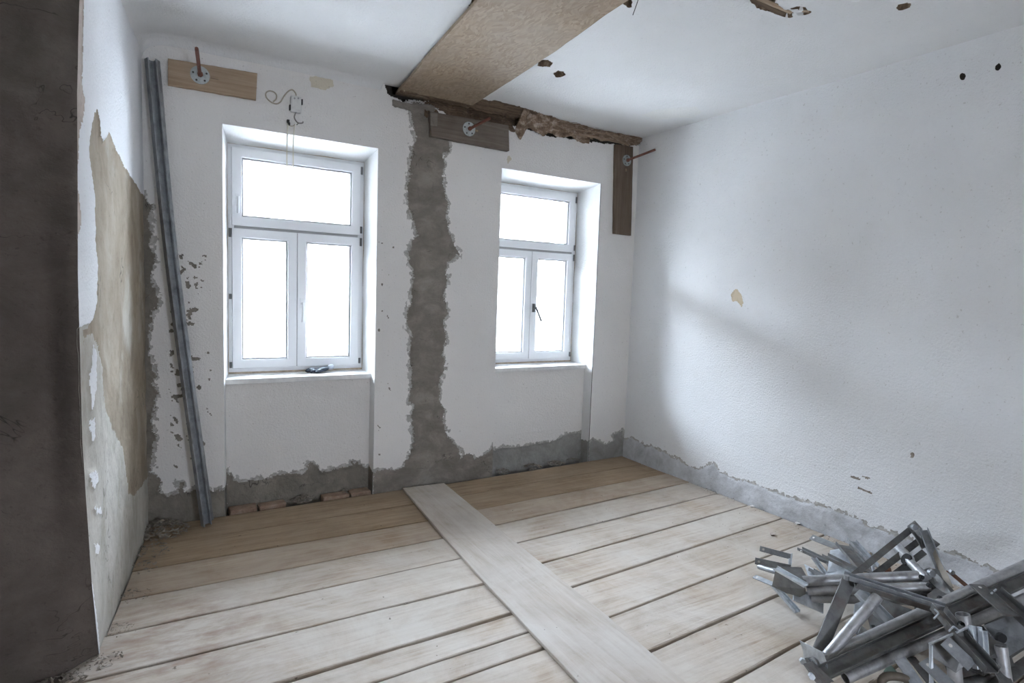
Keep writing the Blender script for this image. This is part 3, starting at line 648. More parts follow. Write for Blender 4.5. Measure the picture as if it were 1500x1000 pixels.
def window(n, dx):
    l, r, b, t = .359+dx, 1.287+dx, ZS-.002, ZFT
    mb = MB(); ring(mb, l, r, b, t, .040, YF, YF+.07); mb.box(l+.04, r-.04, YF+.001, YF+.07, 1.862, 1.890)
    W = struct(mb.build('window_%d' % n, PVC, None, bevel=.003))
    mb = MB(); ring(mb, l-.012, r+.012, b, t+.012, .014, YF-.004, YF+.02); mb.build('foam_bead', FOAM, W)
    MB().box(.8035+dx, .8095+dx, YF-.017, YF+.04, .912, 1.864).build('joint_shade', SEAL, W); MB().box(.40+dx, 1.24+dx, YF-.012, YF+.04, 1.868, 1.886).build('joint_shade', SEAL, W)  # added strips put the shadow lines of the sash joints into grey
    for nm, x0, x1, z0, z1, bw_ in (('t', .384, 1.256, 1.886, 2.404, .062), ('l', .384, .804, .908, 1.868, .060), ('r', .809, 1.252, .908, 1.868, .060)):
        x0 += dx; x1 += dx
        mb = MB(); ring(mb, x0, x1, z0, z1, bw_, YF-.022, YF+.045, .010); S = mb.build('sash', PVC, W, bevel=.004)
        mb = MB(); ring(mb, x0+bw_+.004, x1-bw_-.004, z0+bw_+.004, z1-bw_-.004, .007, YF-.004, YF+.03); mb.build('glazing_seal', SEAL, S)
        MB().box(x0+bw_+.002, x1-bw_-.002, YF+.012, YF+.030, z0+bw_+.002, z1-bw_-.002).build('pane', GLASS, S)
        if nm == 't' and n == 1:
            hx, hz = x0+.034, 2.075
            m2 = MB().box(hx-.012, hx+.012, YF-.032, YF-.022, hz-.06, hz+.02); m2.tube([(hx, YF-.03, hz-.01), (hx, YF-.062, hz-.01)], .008)
            m2.tube([(hx, YF-.062, hz), (hx, YF-.060, hz-.11)], .0085); m2.build('handle', CHROME, S, True)
        if nm == 'r':
            hx, hz = x0+.028, 1.385
            m2 = MB().box(hx-.012, hx+.012, YF-.032, YF-.022, hz-.055, hz+.02); m2.tube([(hx, YF-.03, hz-.02), (hx, YF-.065, hz-.02)], .008)
            e = (hx, YF-.060, hz-.15) if n == 1 else (hx+.065, YF-.062, hz-.135)
            m2.tube([(hx, YF-.065, hz-.01), e], .0085); m2.build('handle', CHROME if n == 1 else HINGE, S, True)
    hs = [(1.262, 2.36, .055), (1.262, 1.925, .05), (1.262, 1.835, .06), (1.262, .94, .04)]
    if n == 1: hs += [(.374, 1.835, .06), (.374, 1.405, .035), (.374, .935, .04)]
    for x, z, h_ in hs: MB().tube([(x+dx, YF-.020, z-h_/2), (x+dx, YF-.020, z+h_/2)], .0085, 10).build('hinge', HINGE, W, True)
    # stone sill board
    w_ = WIN[n-1]; ya = .085; fx = ya/YF; xl = w_['l']+(w_['fl']-w_['l'])*fx+.001; xr_ = w_['r']+(w_['fr']-w_['r'])*fx-.001
    mb = MB(); mb.add([(xl, ya, ZS), (xr_, ya, ZS), (w_['fr'], YF+.03, ZS), (w_['fl'], YF+.03, ZS), (xl, ya, ZS-.037), (xr_, ya, ZS-.037), (w_['fr'], YF+.03, ZS-.037), (w_['fl'], YF+.03, ZS-.037)],
                      [(0, 1, 2, 3), (4, 7, 6, 5), (0, 4, 5, 1), (1, 5, 6, 2), (2, 6, 7, 3), (3, 7, 4, 0)])
    mb.build('window_sill', SILL, W, bevel=.004)
    MB().box(l, r, YF+.07, YF+.16, b-.05, b+.0).build('outer_sill', SILL, W)
window(1, 0); window(2, 1.983)

# ------------------------------------------------------------------ long boards
def strip_board(name, left, right, z0, z1, mat, label, cat, seg=40, jag=.003):
    L, R_ = np.array(left), np.array(right); mb = MB(); V = []; F = []
    for i in range(seg+1):
        t = i/seg
        yl = L[0, 1]+(L[-1, 1]-L[0, 1])*t; yr = R_[0, 1]+(R_[-1, 1]-R_[0, 1])*t
        xl = np.interp(-yl, -L[:, 1], L[:, 0])+jag*float(fbm(np.array([yl]), np.array([1.]), 6, 3, 3)[0]); xr_ = np.interp(-yr, -R_[:, 1], R_[:, 0])+jag*float(fbm(np.array([yr]), np.array([9.]), 6, 3, 4)[0])
        dz = .0015*math.sin(t*9)
        V += [(xl, yl, z0), (xl, yl, z1+dz), ((xl+xr_)/2, (yl+yr)/2, z1+dz), (xr_, yr, z1+dz), (xr_, yr, z0), ((xl+xr_)/2, (yl+yr)/2, z0)]
    for i in range(seg):
        for k in range(6): p = i*6; F.append((p+k, p+(k+1) % 6, p+6+(k+1) % 6, p+6+k))
    F += [tuple(range(6))[::-1], tuple(seg*6+k for k in range(6))]
    o = mesh(name, V, F, mat); b = o.modifiers.new('bevel', 'BEVEL'); b.width = .002; b.limit_method = 'ANGLE'
    return tag(o, label, cat)
strip_board('floor_board', [(1.497, -.035), (1.42, -.965), (1.384, -1.555), (1.357, -2.142), (1.33, -2.6), (1.30, -3.6)],
            [(1.822, -.06), (1.794, -.686), (1.773, -1.2), (1.746, -2.081), (1.715, -2.583), (1.67, -3.6)], .0015, .019, LONGB,
            'long pale board lying across the ends of the floor planks', 'board')
zc = 2.872
def cb(x, y): return tuple(on(x, y, 2, zc)[:2])
cl_, cr_ = [cb(579, 139), cb(640, 68), cb(697, 4)], [cb(682, 161), cb(785, 95), cb(912, 6)]
def ext(p):
    (a, b), (c, d) = p[0], p[-1]; k = (-3.6-d)/(d-b); return p+[(c+(c-a)*k, -3.6)]
strip_board('ceiling_board', ext(cl_), ext(cr_), zc, zc+.022, OSB, 'wide weathered strand board fixed flat under the ceiling', 'board', 60, .006)

# ------------------------------------------------------------------ torn ceiling edge over the second window
def ragged(name, mat, x0, x1, upper, lower, parent, seed, nseg=90, nrow=7, rag=.02, lump_=.012, th=.012, low_fn=None):
    V = []; F = []; xs = np.linspace(x0, x1, nseg+1)
    eu = rag*fbm(xs, xs*0, 9, 4, seed); el = rag*fbm(xs, xs*0+3, 11, 4, seed+1)
    for i, x in enumerate(xs):
        t = i/nseg
        u = np.array(upper(t)); l = np.array(lower(t)); d = l-u
        if low_fn: l = l+np.array([0, low_fn(x)])
        u = u+np.array([eu[i]*.4, 0]); l = l+np.array([0, el[i]])
        for j in range(nrow+1):
            s = j/nrow; p = u+(l-u)*s; nz = lump_*float(fbm(np.array([x]), np.array([s*.15]), 14, 4, seed+2)[0])
            V.append((x, p[0]+nz, p[1]-abs(nz)*.5))
    k = nrow+1
    for i in range(nseg):
        for j in range(nrow): a = i*k+j; F.append((a, a+1, a+k+1, a+k))
    o = mesh(name, V, F, mat, parent, False); m = o.modifiers.new('solid', 'SOLIDIFY'); m.thickness = th; m.offset = 0; return o
ragged('rotten_beam', ROT, 1.42, 2.66, lambda t: (-.17+.06*t, 2.935-.01*t), lambda t: (-.035, 2.868-.01*t), cl, 1, 140, 7, .022, .016, .016)
ragged('rotten_beam', ROT, 1.62, 2.46, lambda t: (.03, 2.90), lambda t: (.005, 2.765+.012*t), cl, 5, 110, 7, .035, .03, .016)
def tongue(x): return -.085*math.exp(-((x-2.43)/.035)**2)-.03*math.exp(-((x-2.62)/.10)**2)
ragged('reed_mat', REED, 2.38, 3.10, lambda t: (-.115+.075*t, 2.918), lambda t: (-.012, 2.80-.005*t), cl, 9, 170, 10, .040, .030, .008, tongue)
ragged('reed_mat', REED, 2.95, 3.66, lambda t: (-.045+.02*t, 2.925), lambda t: (-.004, 2.835+.01*t), cl, 13, 120, 8, .036, .026, .008)
ragged('reed_mat', REED, 3.40, 3.72, lambda t: (-.04, 2.925), lambda t: (-.006, 2.835+.025*t), cl, 17, 70, 7, .04, .03, .010)
p = lambda x, y, Y: tuple(on(x, y, 1, Y))
for a, b, wd in ((p(848, 196, -.035), p(912, 209, -.03), .022), (p(888, 194, -.06), p(921, 213, -.045), .020), (p(800, 186, -.03), p(868, 203, -.02), .018), (p(830, 186, -.05), p(905, 199, -.04), .02)):
    MB().bar(a, b, wd, .006, (0, -1, .6)).build('lath', LATH, cl)
mb = MB(); r = random.Random(3)
for _ in range(260):
    x = r.uniform(2.36, 3.66); t = (x-2.36)/1.3; y = r.uniform(-.10+.06*t, -.01); z = 2.905-(y+.10-.06*t)*1.0-r.uniform(0, .03)
    a = r.gauss(0, .35); q = r.uniform(.02, .09); mb.tube([(x, y, z), (x+q*math.cos(a), y+r.uniform(-.012, .012), z+q*math.sin(a)*.5)], r.uniform(.0012, .0026), 4)
o = mb.build('loose_reeds', REED, cl); o['kind'] = 'stuff'
# cracked plaster lip over the mortar channel
ragged('plaster_lip', MORTAR, 1.38, 1.60, lambda t: (-.010, 2.815-.02*t), lambda t: (-.004, 2.775-.035*t), wb, 23, 30, 5, .03, .012, .014)
# reed and laths in the big ceiling hole, wire beside the board
for a_, b_ in (((1088, -8), (1148, 21)), ((1104, -6), (1160, 18)), ((1150, 14), (1186, 15))):
    MB().bar(Pz(*a_, H+.012), Pz(*b_, H+.004), .022, .006, (.2, .3, 1)).build('lath', LATH if a_[0] != 1088 else ROT, cl)
MB().tube(smooth0([Pz(936, -4, H-.01), Pz(932, 8, H-.03), Pz(927, 22, H-.05)]), .0022, 5).build('wire', BLACK, cl)

# ------------------------------------------------------------------ wall planks with anchors
def wall_plank(name, label, quad, th, mat, anchor, pr_, rod, peg):
    q = [np.array(on(x, y, 1, -th)) for x, y in quad]; base = (q[0]+q[2])/2; base[1] = 0
    T = thing(name, label, 'plank', base, 'anchor planks on the window wall')
    n = 14; V = []; F = []; r = random.Random(len(label)); vert = abs(q[1][0]-q[0][0]) < .4
    # sides run along the long edge with slight wobble
    if vert: A0, A1, B0, B1 = q[0], q[3], q[1], q[2]
    else: A0, A1, B0, B1 = q[0], q[1], q[3], q[2]
    for i in range(n+1):
        t = i/n; a = A0+(A1-A0)*t; b = B0+(B1-B0)*t; e = (b-a)/np.linalg.norm(b-a)
        a = a+e*r.uniform(-.0015, .0015); b = b+e*r.uniform(-.0015, .0015)
        for pt, off in ((a+e*.004, 0), (b-e*.004, 0), (b, .004), (b, th-.001), (a, th-.001), (a, .004)): V.append((pt[0], -th+off, pt[2]))
    for i in range(n):
        for k in range(6): p0 = i*6; F.append((p0+k, p0+(k+1) % 6, p0+6+(k+1) % 6, p0+6+k))
    F += [tuple(range(6))[::-1], tuple(n*6+k for k in range(6))]
    mesh('board', V, F, mat, T)
    c = np.array(on(*anchor, 1, -th)); mb = MB(); mb.tube([c, c+(0, -.004, 0)], pr_, 28); mb.tube([c+(0, -.004, 0), c+(0, -.010, 0)], pr_*.45, 20)
    hb = MB()
    for k in range(5):
        a = k*1.256+.4; d = np.array((math.cos(a), 0, math.sin(a)))*pr_*.72; hb.tube([c+d+(0, -.0035, 0), c+d+(0, -.0055, 0)], .006, 8)
    P_ = mb.build('anchor_plate', PLATE, T, True); o = hb.build('screw_holes', BLACK, P_); o['kind'] = 'stuff'
    mb = MB(); mb.tube([c+(0, -.009, 0), c+(0, -.026, 0)], .016, 6); mb.build('nut', RODM, P_)
    e = np.array(on(*rod[:2], 1, rod[2])); mb = MB(); mb.tube([c+(0, -.006, 0), e], .0095, 10)
    nk = 26
    for k in range(nk):
        a = c+(e-c)*(.12+.86*k/nk); mb.tube([a, a+(e-c)*.012], .0108, 8)
    mb.build('threaded_rod', RODM, T, True)
    if peg:
        a, b = np.array(on(*peg[0], 1, -th-.004)), np.array(on(*peg[1], 1, -th-.004)); MB().bar(a, b, .012, .008, (0, -1, 0)).build('peg', LATH, T)
wall_plank('wall_plank', 'light brown plank with a round anchor plate above the left window', [(246, 85), (377, 107), (375, 146), (246, 124)], .026, OAK, (293, 110), .052, (288, 71, -.40), ((309, 113), (320, 115)))
wall_plank('wall_plank', 'dark weathered horizontal plank with anchor plate beneath the ceiling board', [(630, 163), (745, 183), (746, 221), (632, 199)], .045, OLDW, (687, 189), .052, (718, 173, -.25), ((696, 191), (700, 192)))
wall_plank('wall_plank', 'dark brown upright plank with anchor plate in the right corner', [(902, 211), (928, 215), (925, 345), (900, 342)], .030, OLDV, (918, 235), .048, (960, 219, -.25), ((917, 247), (917, 251)))
# mortar smear over the end of the dark plank
ragged('plank_mortar', MORTAR, 1.648, 1.70, lambda t: (-.050, 2.765), lambda t: (-.050, 2.665), wb, 41, 14, 6, .03, .008, .006)

# ------------------------------------------------------------------ socket box, cables and cords over window one
o3 = lambda x, y, Y=-.012: np.array(on(x, y, 1, Y))
smooth = smooth0
c = o3(433.5, 152, 0); T = thing('junction_box', 'small white junction box with a loose cable above the left window', 'electrical box', c)
xa, xb, za, zb = o3(426, 140, -.03)[0], o3(441.5, 140, -.03)[0], o3(433, 164, -.03)[2], o3(433, 140.5, -.03)[2]
MB().box(xa, xb, -.034, .002, za, zb).build('box_body', BOXP, T, bevel=.006)
MB().box(xa+.006, xb-.006, -.040, -.033, za+.012, zb-.006).build('lid', BOXP, T, bevel=.004)
mb = MB()
for x, y in ((431.5, 144), (437, 144)): q = o3(x, y, -.0405); mb.tube([q, q+(0, -.003, 0)], .006, 10)
mb.build('cable_gland', SEAL, T)
for x, y in ((424.8, 157), (442.3, 149)): q = o3(x, y, -.02); MB().box(q[0]-.004, q[0]+.004, -.03, -.008, q[2]-.018, q[2]+.014).build('clip', BLACK, T)
q = o3(433.4, 163.5, -.02); MB().tube([q+(0, 0, .012), q-(0, 0, .006)], .010, 10).build('cable_gland', SEAL, T)
loop = [(434, 140), (432.5, 135.5), (428, 131.5), (422, 134), (416, 141), (411, 149), (405, 152), (398, 150), (392, 145), (389.3, 139.5), (390.5, 135), (395, 133), (401, 134.5), (405, 139), (404.5, 145), (400, 149)]
MB().tube(smooth([o3(x, y, -.014) for x, y in loop]), .0042, 6).build('cable_loop', CABLE, T, True)
MB().tube(smooth([o3(x, y, -.014) for x, y in [(433, 165), (431.3, 171), (433, 176), (437, 180), (443, 180), (444, 178)]]), .004, 6).build('loose_wire', CABLED, T, True)
MB().tube(smooth([o3(x, y, -.014) for x, y in [(438, 180), (436, 181.5), (434.5, 183)]]), .003, 6).build('loose_wire', CABLED, T, True)
q = o3(423, 179, 0); T = thing('pull_cord', 'pair of thin ivory cords hanging in front of the left window', 'cord', q)
for (x, y) in ((422, 177.5), (423, 181.5)): q = o3(x, y, -.012); MB().box(q[0]-.007, q[0]+.007, -.024, .0, q[2]-.008, q[2]+.008).build('terminal', BLACK, T)
MB().tube(smooth([o3(x, y, -.014) for x, y in [(423, 182), (426, 184.5), (430, 184), (432, 182)]]), .003, 6).build('cord_link', CABLE, T, True)
MB().tube(smooth([o3(x, y, -.02) for x, y in [(422, 181), (421, 195), (420.3, 215), (420.3, 245)]]), .0036, 6).build('cord', CORDW, T, True)
MB().tube(smooth([o3(x, y, -.02) for x, y in [(432, 183), (430.5, 195), (429.5, 215), (429.5, 246)]]), .0036, 6).build('cord', CORDW, T, True)

# ------------------------------------------------------------------ leaning drywall studs
def stud(label, path, w_, flip):
    T = thing('metal_stud', label, 'metal profile', path[-1], 'drywall studs leaning in the left corner'); pts = smooth(path, 12); prof = [(-w_/2, 0), (-w_/2, .04), (-w_/2+.006, .04), (-w_/2+.006, .0385), (-w_/2+.0012, .0385), (-w_/2+.0012, .0012), (-w_*.12, .0012), (-w_*.08, .005), (w_*.08, .005), (w_*.12, .0012), (w_/2-.0012, .0012), (w_/2-.0012, .0385), (w_/2-.006, .0385), (w_/2-.006, .04), (w_/2, .04), (w_/2, 0), (w_*.13, 0), (w_*.09, .0035), (-w_*.09, .0035), (-w_*.13, 0)]
    V = []; F = []; k = len(prof)
    for i, p0 in enumerate(pts):
        d = pts[min(i+1, len(pts)-1)]-pts[max(i-1, 0)]; d, a, n = basis(d, flip); V += [p0+a*x+n*y for x, y in prof]
    for i in range(len(pts)-1):
        for j in range(k): F.append((i*k+j, i*k+(j+1) % k, (i+1)*k+(j+1) % k, (i+1)*k+j))
    F += [tuple(range(k))[::-1], tuple((len(pts)-1)*k+j for j in range(k))]
    mesh('profile', V, F, STEEL, T)
    # sleeve joint partway
    return T
def sp(pts):
    r = []
    for x, y in pts:
        t = (y-88)/(768-88); Y = -.055-.075*t
        r.append(on(x, y, 1, Y))
    return r
stud('galvanised drywall stud leaning in the left corner, open side out', sp([(218, 88), (249, 395), (300, 768)]), .048, (.45, -1, 0))
def sp2(pts): return [q+np.array((.026, .030, 0)) for q in sp(pts)]
stud('second galvanised stud nested behind the first in the left corner', sp2([(220, 86), (250, 394), (301, 764)]), .048, (-.5, -1, 0))

# ------------------------------------------------------------------ work glove on the first sill
def glove():
    base = np.array(on(466, 545, 2, ZS)); T = thing('work_glove', 'crumpled dark and white work glove on the left window sill', 'glove', base)
    def skin(name, pts, edges, rad, mat, sub=2):
        me = bpy.data.meshes.new(name); me.from_pydata([tuple(base+np.array(q)) for q in pts], edges, []); me.materials.append(mat)
        o = bpy.data.objects.new(name, me); COL.objects.link(o); attach(o, T); m = o.modifiers.new('skin', 'SKIN'); m.use_smooth_shade = True
        for i, rr in enumerate(rad): me.skin_vertices[0].data[i].radius = rr if isinstance(rr, tuple) else (rr, rr)
        me.skin_vertices[0].data[0].use_root = True
        o.modifiers.new('sub', 'SUBSURF').levels = sub; o.modifiers['sub'].render_levels = sub; return o
    P_ = [(.075, .0, .030), (.045, -.005, .024), (.012, -.010, .020), (-.015, -.010, .018)]; E_ = [(0, 1), (1, 2), (2, 3)]; Rd = [(.026, .018), (.034, .017), (.038, .016), (.034, .014)]
    fing = [[(-.030, .030, .016), (-.055, .036, .020), (-.078, .034, .012)], [(-.032, .008, .016), (-.062, .008, .019), (-.090, .002, .010)], [(-.030, -.014, .015), (-.060, -.020, .018), (-.086, -.026, .010)], [(-.024, -.034, .013), (-.046, -.044, .016), (-.068, -.050, .009)], [(.010, -.046, .018), (-.014, -.062, .016), (-.036, -.064, .010)]]
    for k, fg in enumerate(fing):
        prev = 3 if k < 4 else 2
        for j, q in enumerate(fg): P_.append(q); E_.append((prev, len(P_)-1)); prev = len(P_)-1; Rd.append((.0115, .0105, .009)[j])
    skin('hand', P_, E_, Rd, KNIT)
    skin('cuff', [(.070, 0, .030), (.092, .004, .036), (.112, .008, .040)], [(0, 1), (1, 2)], [(.027, .019), (.030, .021), (.033, .022)], KNITW)
    for k, fg in enumerate(fing):      # pale knit showing along the finger backs
        a, b = np.array(fg[0]), np.array(fg[1]); skin('knit_stripe', [a+(.012, .004, .006), (a+b)/2+(.0, .003, .008), b+(0, .002, .006)], [(0, 1), (1, 2)], [.006, .0065, .005], KNITW, 1)
glove()

# ------------------------------------------------------------------ single plaster chips
def chip(label, px, py, s, seed, mat):
    c = Pz(px, py, 0.0); r = random.Random(seed); V = []; k = 7
    for j in range(2):
        for i in range(k):
            a = i*2*math.pi/k; q = s*r.uniform(.6, 1.1); V.append((c[0]+q*math.cos(a)*1.3, c[1]+q*math.sin(a)*.8, .001+(s*.35*r.uniform(.6, 1.2) if j else 0)))
    o = mesh('plaster_chip', V, [tuple(range(k))[::-1], tuple(range(k, 2*k))]+[(i, (i+1) % k, k+(i+1) % k, k+i) for i in range(k)], mat); tag(o, label, 'debris', 'plaster chips on the floor')
chip('brown and white plaster flake on the planks near the metal pile', 1132, 783, .022, 1, EDGE)
chip('pale plaster crumb at the foot of the right wall skirting', 1102, 742, .020, 2, PAINT)
chip('larger pale flake in the gap below the right wall skirting', 1168, 767, .022, 3, PAINT)
chip('small dark chip lying left of the long floor board', 594, 884, .010, 4, SOIL)

# ------------------------------------------------------------------ heap of scaffold brackets in the right corner
def Q(t): return np.array(Pz(*t))
UPV = (0, 0, 1)
def item(name, label, at_, grp=None):
    if name in ('scaffold_bracket', 'fork_bracket', 'scaffold_tube', 'box_bracket'): grp = name.replace('_', ' ')+'s in the metal heap'
    b = Q(at_); return thing(name, label, 'scaffold part', (b[0], b[1], 0), grp)
def tb(nm, T, a, b, r=.024, mat=TUBE, hollow=True, n=16):
    mb = MB(); a, b = Q(a), Q(b); mb.tube([a, (a+b)/2, b], r, n, True, .003 if hollow else 0); return mb.build(nm, mat, T, True)
def fb(nm, T, a, b, w_, t=.005, mat=STEELD, up=UPV, holes=True):
    a, b = Q(a), Q(b); o = MB().bar(a, b, w_, t, up).build(nm, mat, T, bevel=.001)
    if holes: bolt_hole(T, a+(b-a)*min(.3, .02/np.linalg.norm(b-a)), b-a, up, t, .0065)
    return o
def bolt_hole(T, c, d, up, t, r):
    d, s, n = basis(d, up); mb = MB(); mb.tube([c-n*(t/2+.0006), c+n*(t/2+.0006)], r, 10); mb.build('bolt_hole', BONE, T)
BONE = mat_plain('pale_hole_glint', (.62, .60, .57), .6)
HOLE = mat_plain('dark_hole', (.02, .02, .02), .9)
def ch(nm, T, a, b, w_, h_, mat=STEELD, up=UPV, t=.004):
    return MB().chan(Q(a), Q(b), w_, h_, t, up).build(nm, mat, T, bevel=.0008)
def pl(nm, T, pts, t=.005, mat=STEELD):
    return MB().plate([Q(q) for q in pts], t).build(nm, mat, T, bevel=.001)
def disc(nm, T, q, nrm, r, t, mat, n=12):
    c = Q(q); nrm = np.array(nrm, float); nrm /= np.linalg.norm(nrm); return MB().tube([c-nrm*t/2, c+nrm*t/2], r, n).build(nm, mat, T, True)
TOCAM = -CF

# 1 front triangular bracket
T = item('scaffold_bracket', 'long three-tube bracket running from the front left tip to the right frame edge', (1250, 940, 0))
tb('tube', T, (1192, 971, .055), (1535, 813, .37), .0245)
ch('channel', T, (1200, 990, .05), (1535, 834, .32), .052, .028, STEELD, (.2, -.5, 1))
tb('tube', T, (1238, 993, .026), (1535, 862, .27), .0225)
tb('tube', T, (1285, 874, .27), (1206, 968, .06), .0225)
fb('flat_bar', T, (1244, 848, .30), (1199, 956, .06), .056, .006, STEELD, (-.5, -.8, .45), False)
pl('hinge_plate', T, [(1172, 966, .03), (1182, 963, .06), (1217, 996, .04), (1214, 1006, .015), (1196, 1000, .01)], .006)
pl('hinge_plate', T, [(1176, 972, .09), (1190, 968, .10), (1222, 998, .07), (1205, 1000, .05)], .006)
mb = MB(); prev = None
A0, A1 = np.array(Q((1171, 938, .11))), np.array(Q((1206, 956, .12)))
V = []; F = []
for i in range(9):
    a = i/8*2.0; off = np.array((0, -.02*math.sin(a)*1.2, -.075*i/8)); V += [A0+off, A1+off, A1+off+(.004, .004, .0), A0+off+(.004, .004, 0)]
for i in range(8):
    for k in range(4): F.append((i*4+k, i*4+(k+1) % 4, i*4+4+(k+1) % 4, i*4+4+k))
F += [(0, 1, 2, 3), (35, 34, 33, 32)]
mesh('curved_shoe', V, F, STEELB, T)
for q in ((1176, 968, .075), (1189, 990, .05)): disc('bolt', T, q, (-.6, -.6, .2), .012, .02, STEELB, 6)

# 2 long rail pair running behind it
T = item('rail_pair', 'pair of narrow bright edged rails slanting across the heap centre', (1305, 870, 0))
ch('rail', T, (1236, 845, .315), (1385, 893, .25), .032, .022, STEEL, (.1, -.3, 1))
ch('rail', T, (1252, 858, .29), (1372, 896, .235), .034, .024, STEELD, (.1, -.3, 1))
disc('bolt', T, (1240, 845, .33), UPV, .012, .02, STEEL, 6)

# 3 double tube bracket
T = item('scaffold_bracket', 'double tube bracket with bolted hinge plates and box fork at left', (1270, 855, 0))
tb('tube', T, (1176, 851, .145), (1352, 843, .24), .0245)
tb('tube', T, (1182, 864, .10), (1362, 860, .215), .0235)
tb('tube', T, (1188, 876, .06), (1356, 880, .16), .021, TUBE)
pl('hinge_plate', T, [(1346, 838, .255), (1362, 832, .275), (1376, 836, .275), (1382, 850, .26), (1398, 866, .24), (1400, 880, .22), (1388, 893, .19), (1366, 893, .18), (1358, 872, .20), (1372, 862, .225), (1358, 848, .24)], .012, STEELD)
pl('hinge_plate', T, [(1336, 846, .19), (1356, 842, .22), (1384, 880, .18), (1378, 898, .15), (1340, 892, .13)], .012, STEELD)
for q in ((1364, 839, .285), (1401, 872, .235)): disc('bolt', T, q, TOCAM, .016, .018, STEEL, 12)
for q in ((1350, 845, .268), (1361, 857, .262), (1377, 876, .235)): disc('bolt_hole', T, q, TOCAM, .010, .012, HOLE, 10)
pl('box_plate', T, [(1131, 858, .085), (1136, 835, .17), (1180, 862, .16), (1180, 870, .12), (1172, 874, .09), (1152, 868, .075)], .005, STEELD)
pl('box_plate', T, [(1142, 830, .175), (1174, 831, .16), (1182, 845, .155), (1180, 858, .16)], .005, STEELD)
ch('ridged_edge', T, (1136, 833, .18), (1181, 859, .168), .032, .012, STEELB, (-.2, -.5, .9))
ch('prong', T, (1133, 858, .06), (1168, 897, .012), .030, .016, STEELB, (-.3, -.5, 1))
fb('prong', T, (1105, 844, .055), (1136, 857, .075), .028, .006, STEEL, (-.3, -.8, .6))
fb('prong', T, (1162, 868, .09), (1206, 888, .03), .07, .006, STEELB, (-.2, -.9, .7), False)
tb('prong', T, (1112, 830, .05), (1138, 838, .09), .013, STEEL)

# 4 U strap at the far left tip
T = item('u_bracket', 'thin U shaped strap bracket at the far left tip of the heap', (1132, 812, 0))
fb('strap', T, (1113, 803, .074), (1158, 815, .075), .030, .004, STEEL, (-.4, -1, .25))
fb('strap', T, (1106, 821, .055), (1158, 832, .055), .036, .004, STEEL, (-.4, -1, .25))
pl('web', T, [(1156, 811, .075), (1161, 810, .075), (1159, 833, .04), (1154, 832, .045)], .004, STEELB)

# 5 fork brackets lying behind the double tube bracket, prongs darkened as facing away from light
T = item('fork_bracket', 'long dark fork bracket pointing at the right wall skirting', (1210, 800, 0))
fb('prong', T, (1188, 786, .06), (1234, 804, .075), .038, .005, STEELD, (-.4, -1, .4))
ch('channel', T, (1234, 799, .12), (1268, 838, .13), .075, .018, STEELD, (-.5, -.6, .8))
ch('channel', T, (1247, 793, .10), (1280, 830, .12), .05, .02, STEEL, (-.5, -.6, .8))
pl('gusset', T, [(1216, 806, .08), (1234, 803, .10), (1252, 836, .12), (1212, 838, .10)], .004, STEELB)
T = item('fork_bracket', 'short fork bracket with two splayed legs behind the box fork', (1195, 815, 0))
ch('prong', T, (1172, 805, .055), (1216, 826, .085), .036, .016, STEELD, (-.4, -1, .5))
ch('leg', T, (1192, 818, .075), (1212, 846, .05), .028, .012, STEEL, (-.4, -.6, 1))
ch('leg', T, (1213, 824, .085), (1226, 848, .06), .030, .012, STEELD, (-.4, -.6, 1))
disc('bolt_hole', T, (1174, 807, .07), TOCAM, .006, .01, BONE, 8)
T = item('fork_bracket', 'dark single prong bracket between short fork and ladder bracket', (1230, 825, 0))
ch('prong', T, (1209, 815, .125), (1258, 840, .145), .040, .018, STEELD, (-.4, -1, .6))
pl('gusset', T, [(1222, 822, .10), (1262, 838, .14), (1240, 850, .12), (1206, 846, .09)], .004, STEELB)
T = item('fork_bracket', 'stubby prong bracket tucked against the upper grey tube', (1200, 842, 0))
ch('prong', T, (1188, 836, .115), (1213, 850, .135), .032, .016, STEELD, (-.4, -1, .6))
pl('gusset', T, [(1178, 826, .10), (1190, 832, .11), (1214, 848, .12), (1186, 850, .11)], .004, STEELB)

# 6 ladder bracket propped against the wall
T = item('ladder_bracket', 'barred bracket propped highest in the heap against the right wall', (1310, 835, 0))
fb('bar', T, (1246, 846, .20), (1338, 772, .345), .030, .006, STEELD, (-.6, -.6, .75), False)
fb('bar', T, (1280, 842, .18), (1350, 789, .30), .030, .006, STEELD, (-.6, -.6, .75), False)
fb('bar', T, (1304, 846, .16), (1354, 808, .25), .030, .006, STEELD, (-.6, -.6, .75), False)
fb('bar', T, (1318, 848, .16), (1340, 828, .21), .028, .006, STEELD, (-.6, -.6, .75), False)
pl('end_plate', T, [(1329, 771, .345), (1340, 763, .37), (1351, 775, .36), (1357, 800, .30), (1350, 803, .29), (1340, 785, .335)], .012, STEELD)
disc('bolt', T, (1339, 772, .372), TOCAM, .015, .016, STEEL, 12)
ch('end_channel', T, (1353, 777, .36), (1387, 861, .20), .040, .026, STEEL, (-.85, -.5, .3))
pl('end_flap', T, [(1357, 782, .345), (1364, 785, .345), (1397, 861, .225), (1383, 861, .21)], .004, mat_plain('greige_painted_steel', (.34, .30, .25), .6, .2, .2))
pl('end_tip', T, [(1362, 786, .33), (1377, 797, .32), (1372, 801, .31), (1364, 796, .32)], .006, STEELD)
tb('tube', T, (1316, 803, .24), (1331, 819, .25), .027, TUBE, False)
tb('tube', T, (1328, 818, .255), (1358, 848, .245), .021, TUBE, False)
disc('tube_mouth', T, (1328, 819, .262), (1, -.6, -.6), .028, .012, HOLE, 16)
pl('curved_tab', T, [(1275, 825, .20), (1279, 824, .205), (1283, 838, .17), (1279, 841, .165)], .006, STEELB)
disc('roller', T, (1300, 837, .13), (.4, -1, .3), .024, .03, RUSTY, 16)
